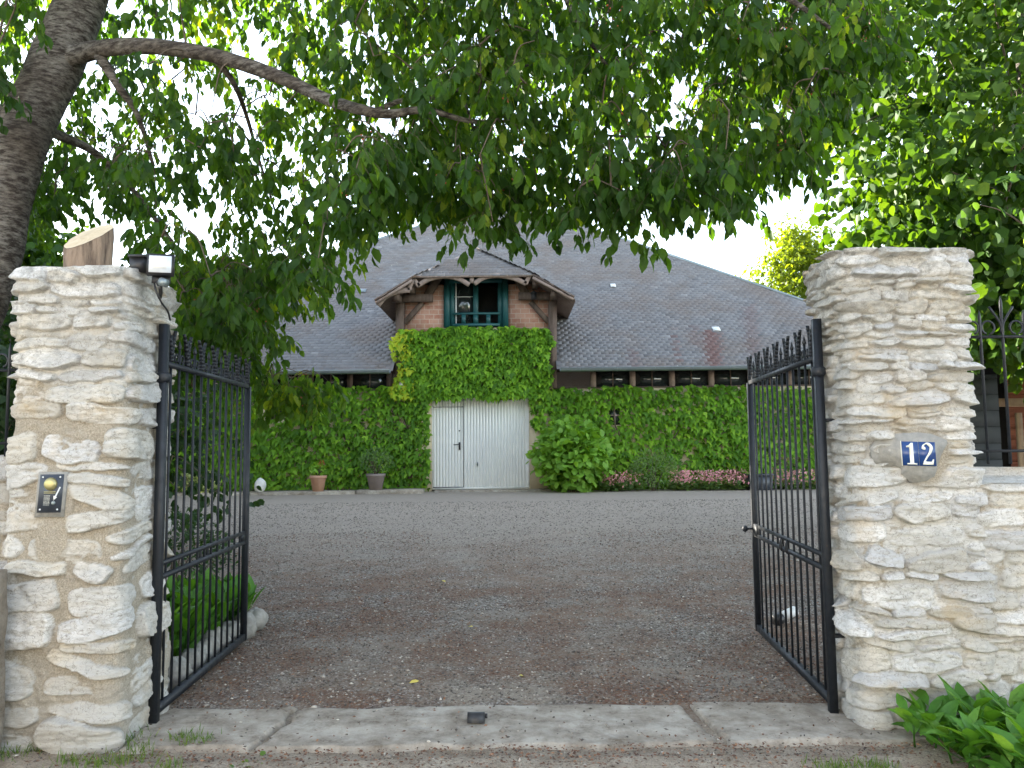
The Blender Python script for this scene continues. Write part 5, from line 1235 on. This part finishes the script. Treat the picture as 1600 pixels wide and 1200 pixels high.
c = P(405, 760, 19.2); mb = MB(); rock(mb, (c[0], 19.25, .72), (.15, .14, .19), 3); tag(mb.build("boulder", MS['whiterock'], smooth=True), "smooth white egg-shaped stone at the left end of the kerb", "stone")
ords = ["nearest", "second nearest", "third", "fourth", "fifth", "sixth", "seventh", "farthest"]
for i in range(8):
    y = 5.15 + i * .27; mb = MB(); rock(mb, (-2.36 + R.normal(0, .02), y, .08), (.11, .14, .10 + .03 * R.random()), 20 + i)
    tag(mb.build("edging_stone", MS['rock'], smooth=True), f"rough grey edging stone under the left gate leaf, {ords[i]} to the threshold", "stone", "edging stones of the left bed")

# loose pebbles, litter, grass : uncountable stuff
def G(px, py):
    d = RM @ np.array([(px - 800) / FPX, (600 - py) / FPX, -1.]); t = -CAM_H / d[2]; return d * t + np.array([0, 0, CAM_H])
def scatter():
    oc = np.array([(1, 0, 0), (0, 1, 0), (-1, 0, 0), (0, -1, 0), (0, 0, 1), (0, 0, -1), ]) ; of = np.array([(0, 1, 4), (1, 2, 4), (2, 3, 4), (3, 0, 4), (1, 0, 5), (2, 1, 5), (3, 2, 5), (0, 3, 5)])
    n = 60000; y = 3.2 + (R.random(n) ** 1.5) * 13.5; x = R.uniform(-1, 1, n) * np.minimum(2.3 + (y - 4) * .75, 8) ; x = np.where(y < 4.3, R.uniform(-3, 3, n), x)
    s = np.abs(R.normal(0, .0036, n)) + .002 + .0005 * y; big = R.random(n) < (.0006 + .005 * (y < 5.8)); s = np.where(big, R.uniform(.012, .026, n), s)
    slab = (y > 4.22) & (y < 4.98) & (np.abs(x) < 2.3); k = ~slab | (R.random(n) < .05); k &= (y > 4.25) | (R.random(n) < .3); x, y, s = x[k], y[k], s[k]; n = len(x); slab = slab[k]
    z = gz(x, y) + .018 * fbm(x * 1.3, y * 1.3, 4, 3) + np.where(slab, .028, 0) + s * .2
    a = R.random(n) * 6.28; sx = s * R.uniform(.8, 1.6, n); sy = s * R.uniform(.6, 1.1, n); sz = s * R.uniform(.4, .8, n)
    J = oc[None] * np.stack([sx, sy, sz], 1)[:, None] * R.uniform(.7, 1.25, (n, 6, 1)) + R.normal(0, .12, (n, 6, 3)) * s[:, None, None]
    V = np.stack([J[..., 0] * np.cos(a)[:, None] - J[..., 1] * np.sin(a)[:, None] + x[:, None], J[..., 0] * np.sin(a)[:, None] + J[..., 1] * np.cos(a)[:, None] + y[:, None], J[..., 2] + z[:, None]], -1)
    mb = MB(); C = np.repeat(np.stack([np.where(s > .012, .4 + .5 * R.random(n), R.random(n) ** 2.3), R.random(n), R.random(n)], 1), 6, 0)
    mb.add(V.reshape(-1, 3), (of[None] + (np.arange(n) * 6)[:, None, None]).reshape(-1, 3), C); o = mb.build("pebbles", MS['pebble'], smooth=False); tag(o, "pale loose pebbles and chippings strewn over the gravel drive", "pebbles", kind='stuff')
    # brown cherry litter, gathered in drifts
    n = 90000; y = 3.1 + (R.random(n) ** 1.5) * 9.5; x = R.uniform(-1, 1, n) * np.minimum(2.5 + np.maximum(y - 4, 0) * .7, 7)
    den = fbm(x * 1.1, y * 1.4, 4, 77) * 1.3 + .12 + .55 * (np.abs(x) > 1.3) * (y > 4.9) + .9 * np.exp(-((x + .3) / 1.0) ** 2) * (y < 4.25) - .9 * ((y > 4.28) & (y < 4.9)) + .35 * (np.abs(y - 4.2) < .14) + .2 * (np.abs(y - 4.98) < .08)
    k = R.random(n) < np.clip(den, .03, .9); x, y = x[k], y[k]; n = len(x)
    slab = (y > 4.28) & (y < 4.92) & (np.abs(x) < 2.3)
    pos = np.stack([x, y, gz(x, y) + .018 * fbm(x * 1.3, y * 1.3, 4, 3) + np.where(slab, .030, .006)], 1)
    mb = MB(); add_leaves(mb, pos, rdir(n, (1, 1, .15)), rdir(n) * .6 + (0, 0, 1), R.uniform(.008, .024, n) * (1 + .04 * y), np.clip(R.normal(.5, .25, n), 0, 1), 'small')
    tag(mb.build("cherry_litter", MS['litter']), "red-brown cherry stalks and bracts littering the drive and threshold", "litter", kind='stuff')
    mb = MB(); ly = [P(738, 975, 6.95), P(812, 1052, 5.5), P(690, 830, 9), P(655, 1052, 5.4)]
    for i, q in enumerate(ly):
        q[2] = float(gz(q[0], q[1])) + .02; m = MB(); add_leaves(m, q[None], rdir(1, (1, 1, .1)), np.array([[.1, -.2, 1.]]), np.array([.07]), np.array([.5]), 'cherry')
        tag(m.build("fallen_leaf", MS['yleaf']), ["yellow fallen leaf in the middle of the drive", "yellow fallen leaf just behind the threshold right of the stop", "yellow fallen leaf far up the drive", "yellow fallen leaf just behind the threshold left of the stop"][i], "leaf", "fallen yellow leaves")
    # weeds
    mb = MB(); tf = [G(a, b + 6) for a, b, y_ in ((200, 1150, 4.05), (215, 1165, 4.0), (170, 1150, 4.05), (290, 1150, 4.05), (310, 1155, 4.0), (130, 1160, 4.0), (60, 1165, 3.95), (30, 1170, 3.95), (80, 1160, 4.0), (190, 1185, 3.9), (222, 1180, 3.92), (265, 1195, 3.86), (10, 1180, 3.92), (110, 1185, 3.9), (1300, 1196, 3.8), (1330, 1198, 3.8), (1370, 1196, 3.8), (150, 1190, 3.88))]
    for q in tf:
        m = int(R.integers(30, 110)); b = np.array([q[0], q[1], 0.]) + R.normal(0, 1, (m, 3)) * (.05, .04, 0); d = rdir(m, (1, 1, 0)) * R.uniform(.1, .9, m)[:, None] + (0, 0, 1)
        add_leaves(mb, b, d, rdir(m), R.uniform(.02, .07, m), R.random(m) * .7, 'blade')
    m = 450; b = np.stack([R.uniform(-3.2, -1.3, m), R.uniform(3.3, 4.2, m), np.zeros(m)], 1); b = b[fbm(b[:, 0] * 3, b[:, 1] * 3, 3, 5) > .12]; m = len(b)
    add_leaves(mb, b, rdir(m, (1, 1, .3)) + (0, 0, .5), rdir(m) * .5 + (0, 0, 1), R.uniform(.012, .035, m), R.random(m) * .7, 'broad')
    tag(mb.build("weeds", MS['grass']), "sparse grass and weeds in the dirt before the threshold", "grass", kind='stuff')
scatter()
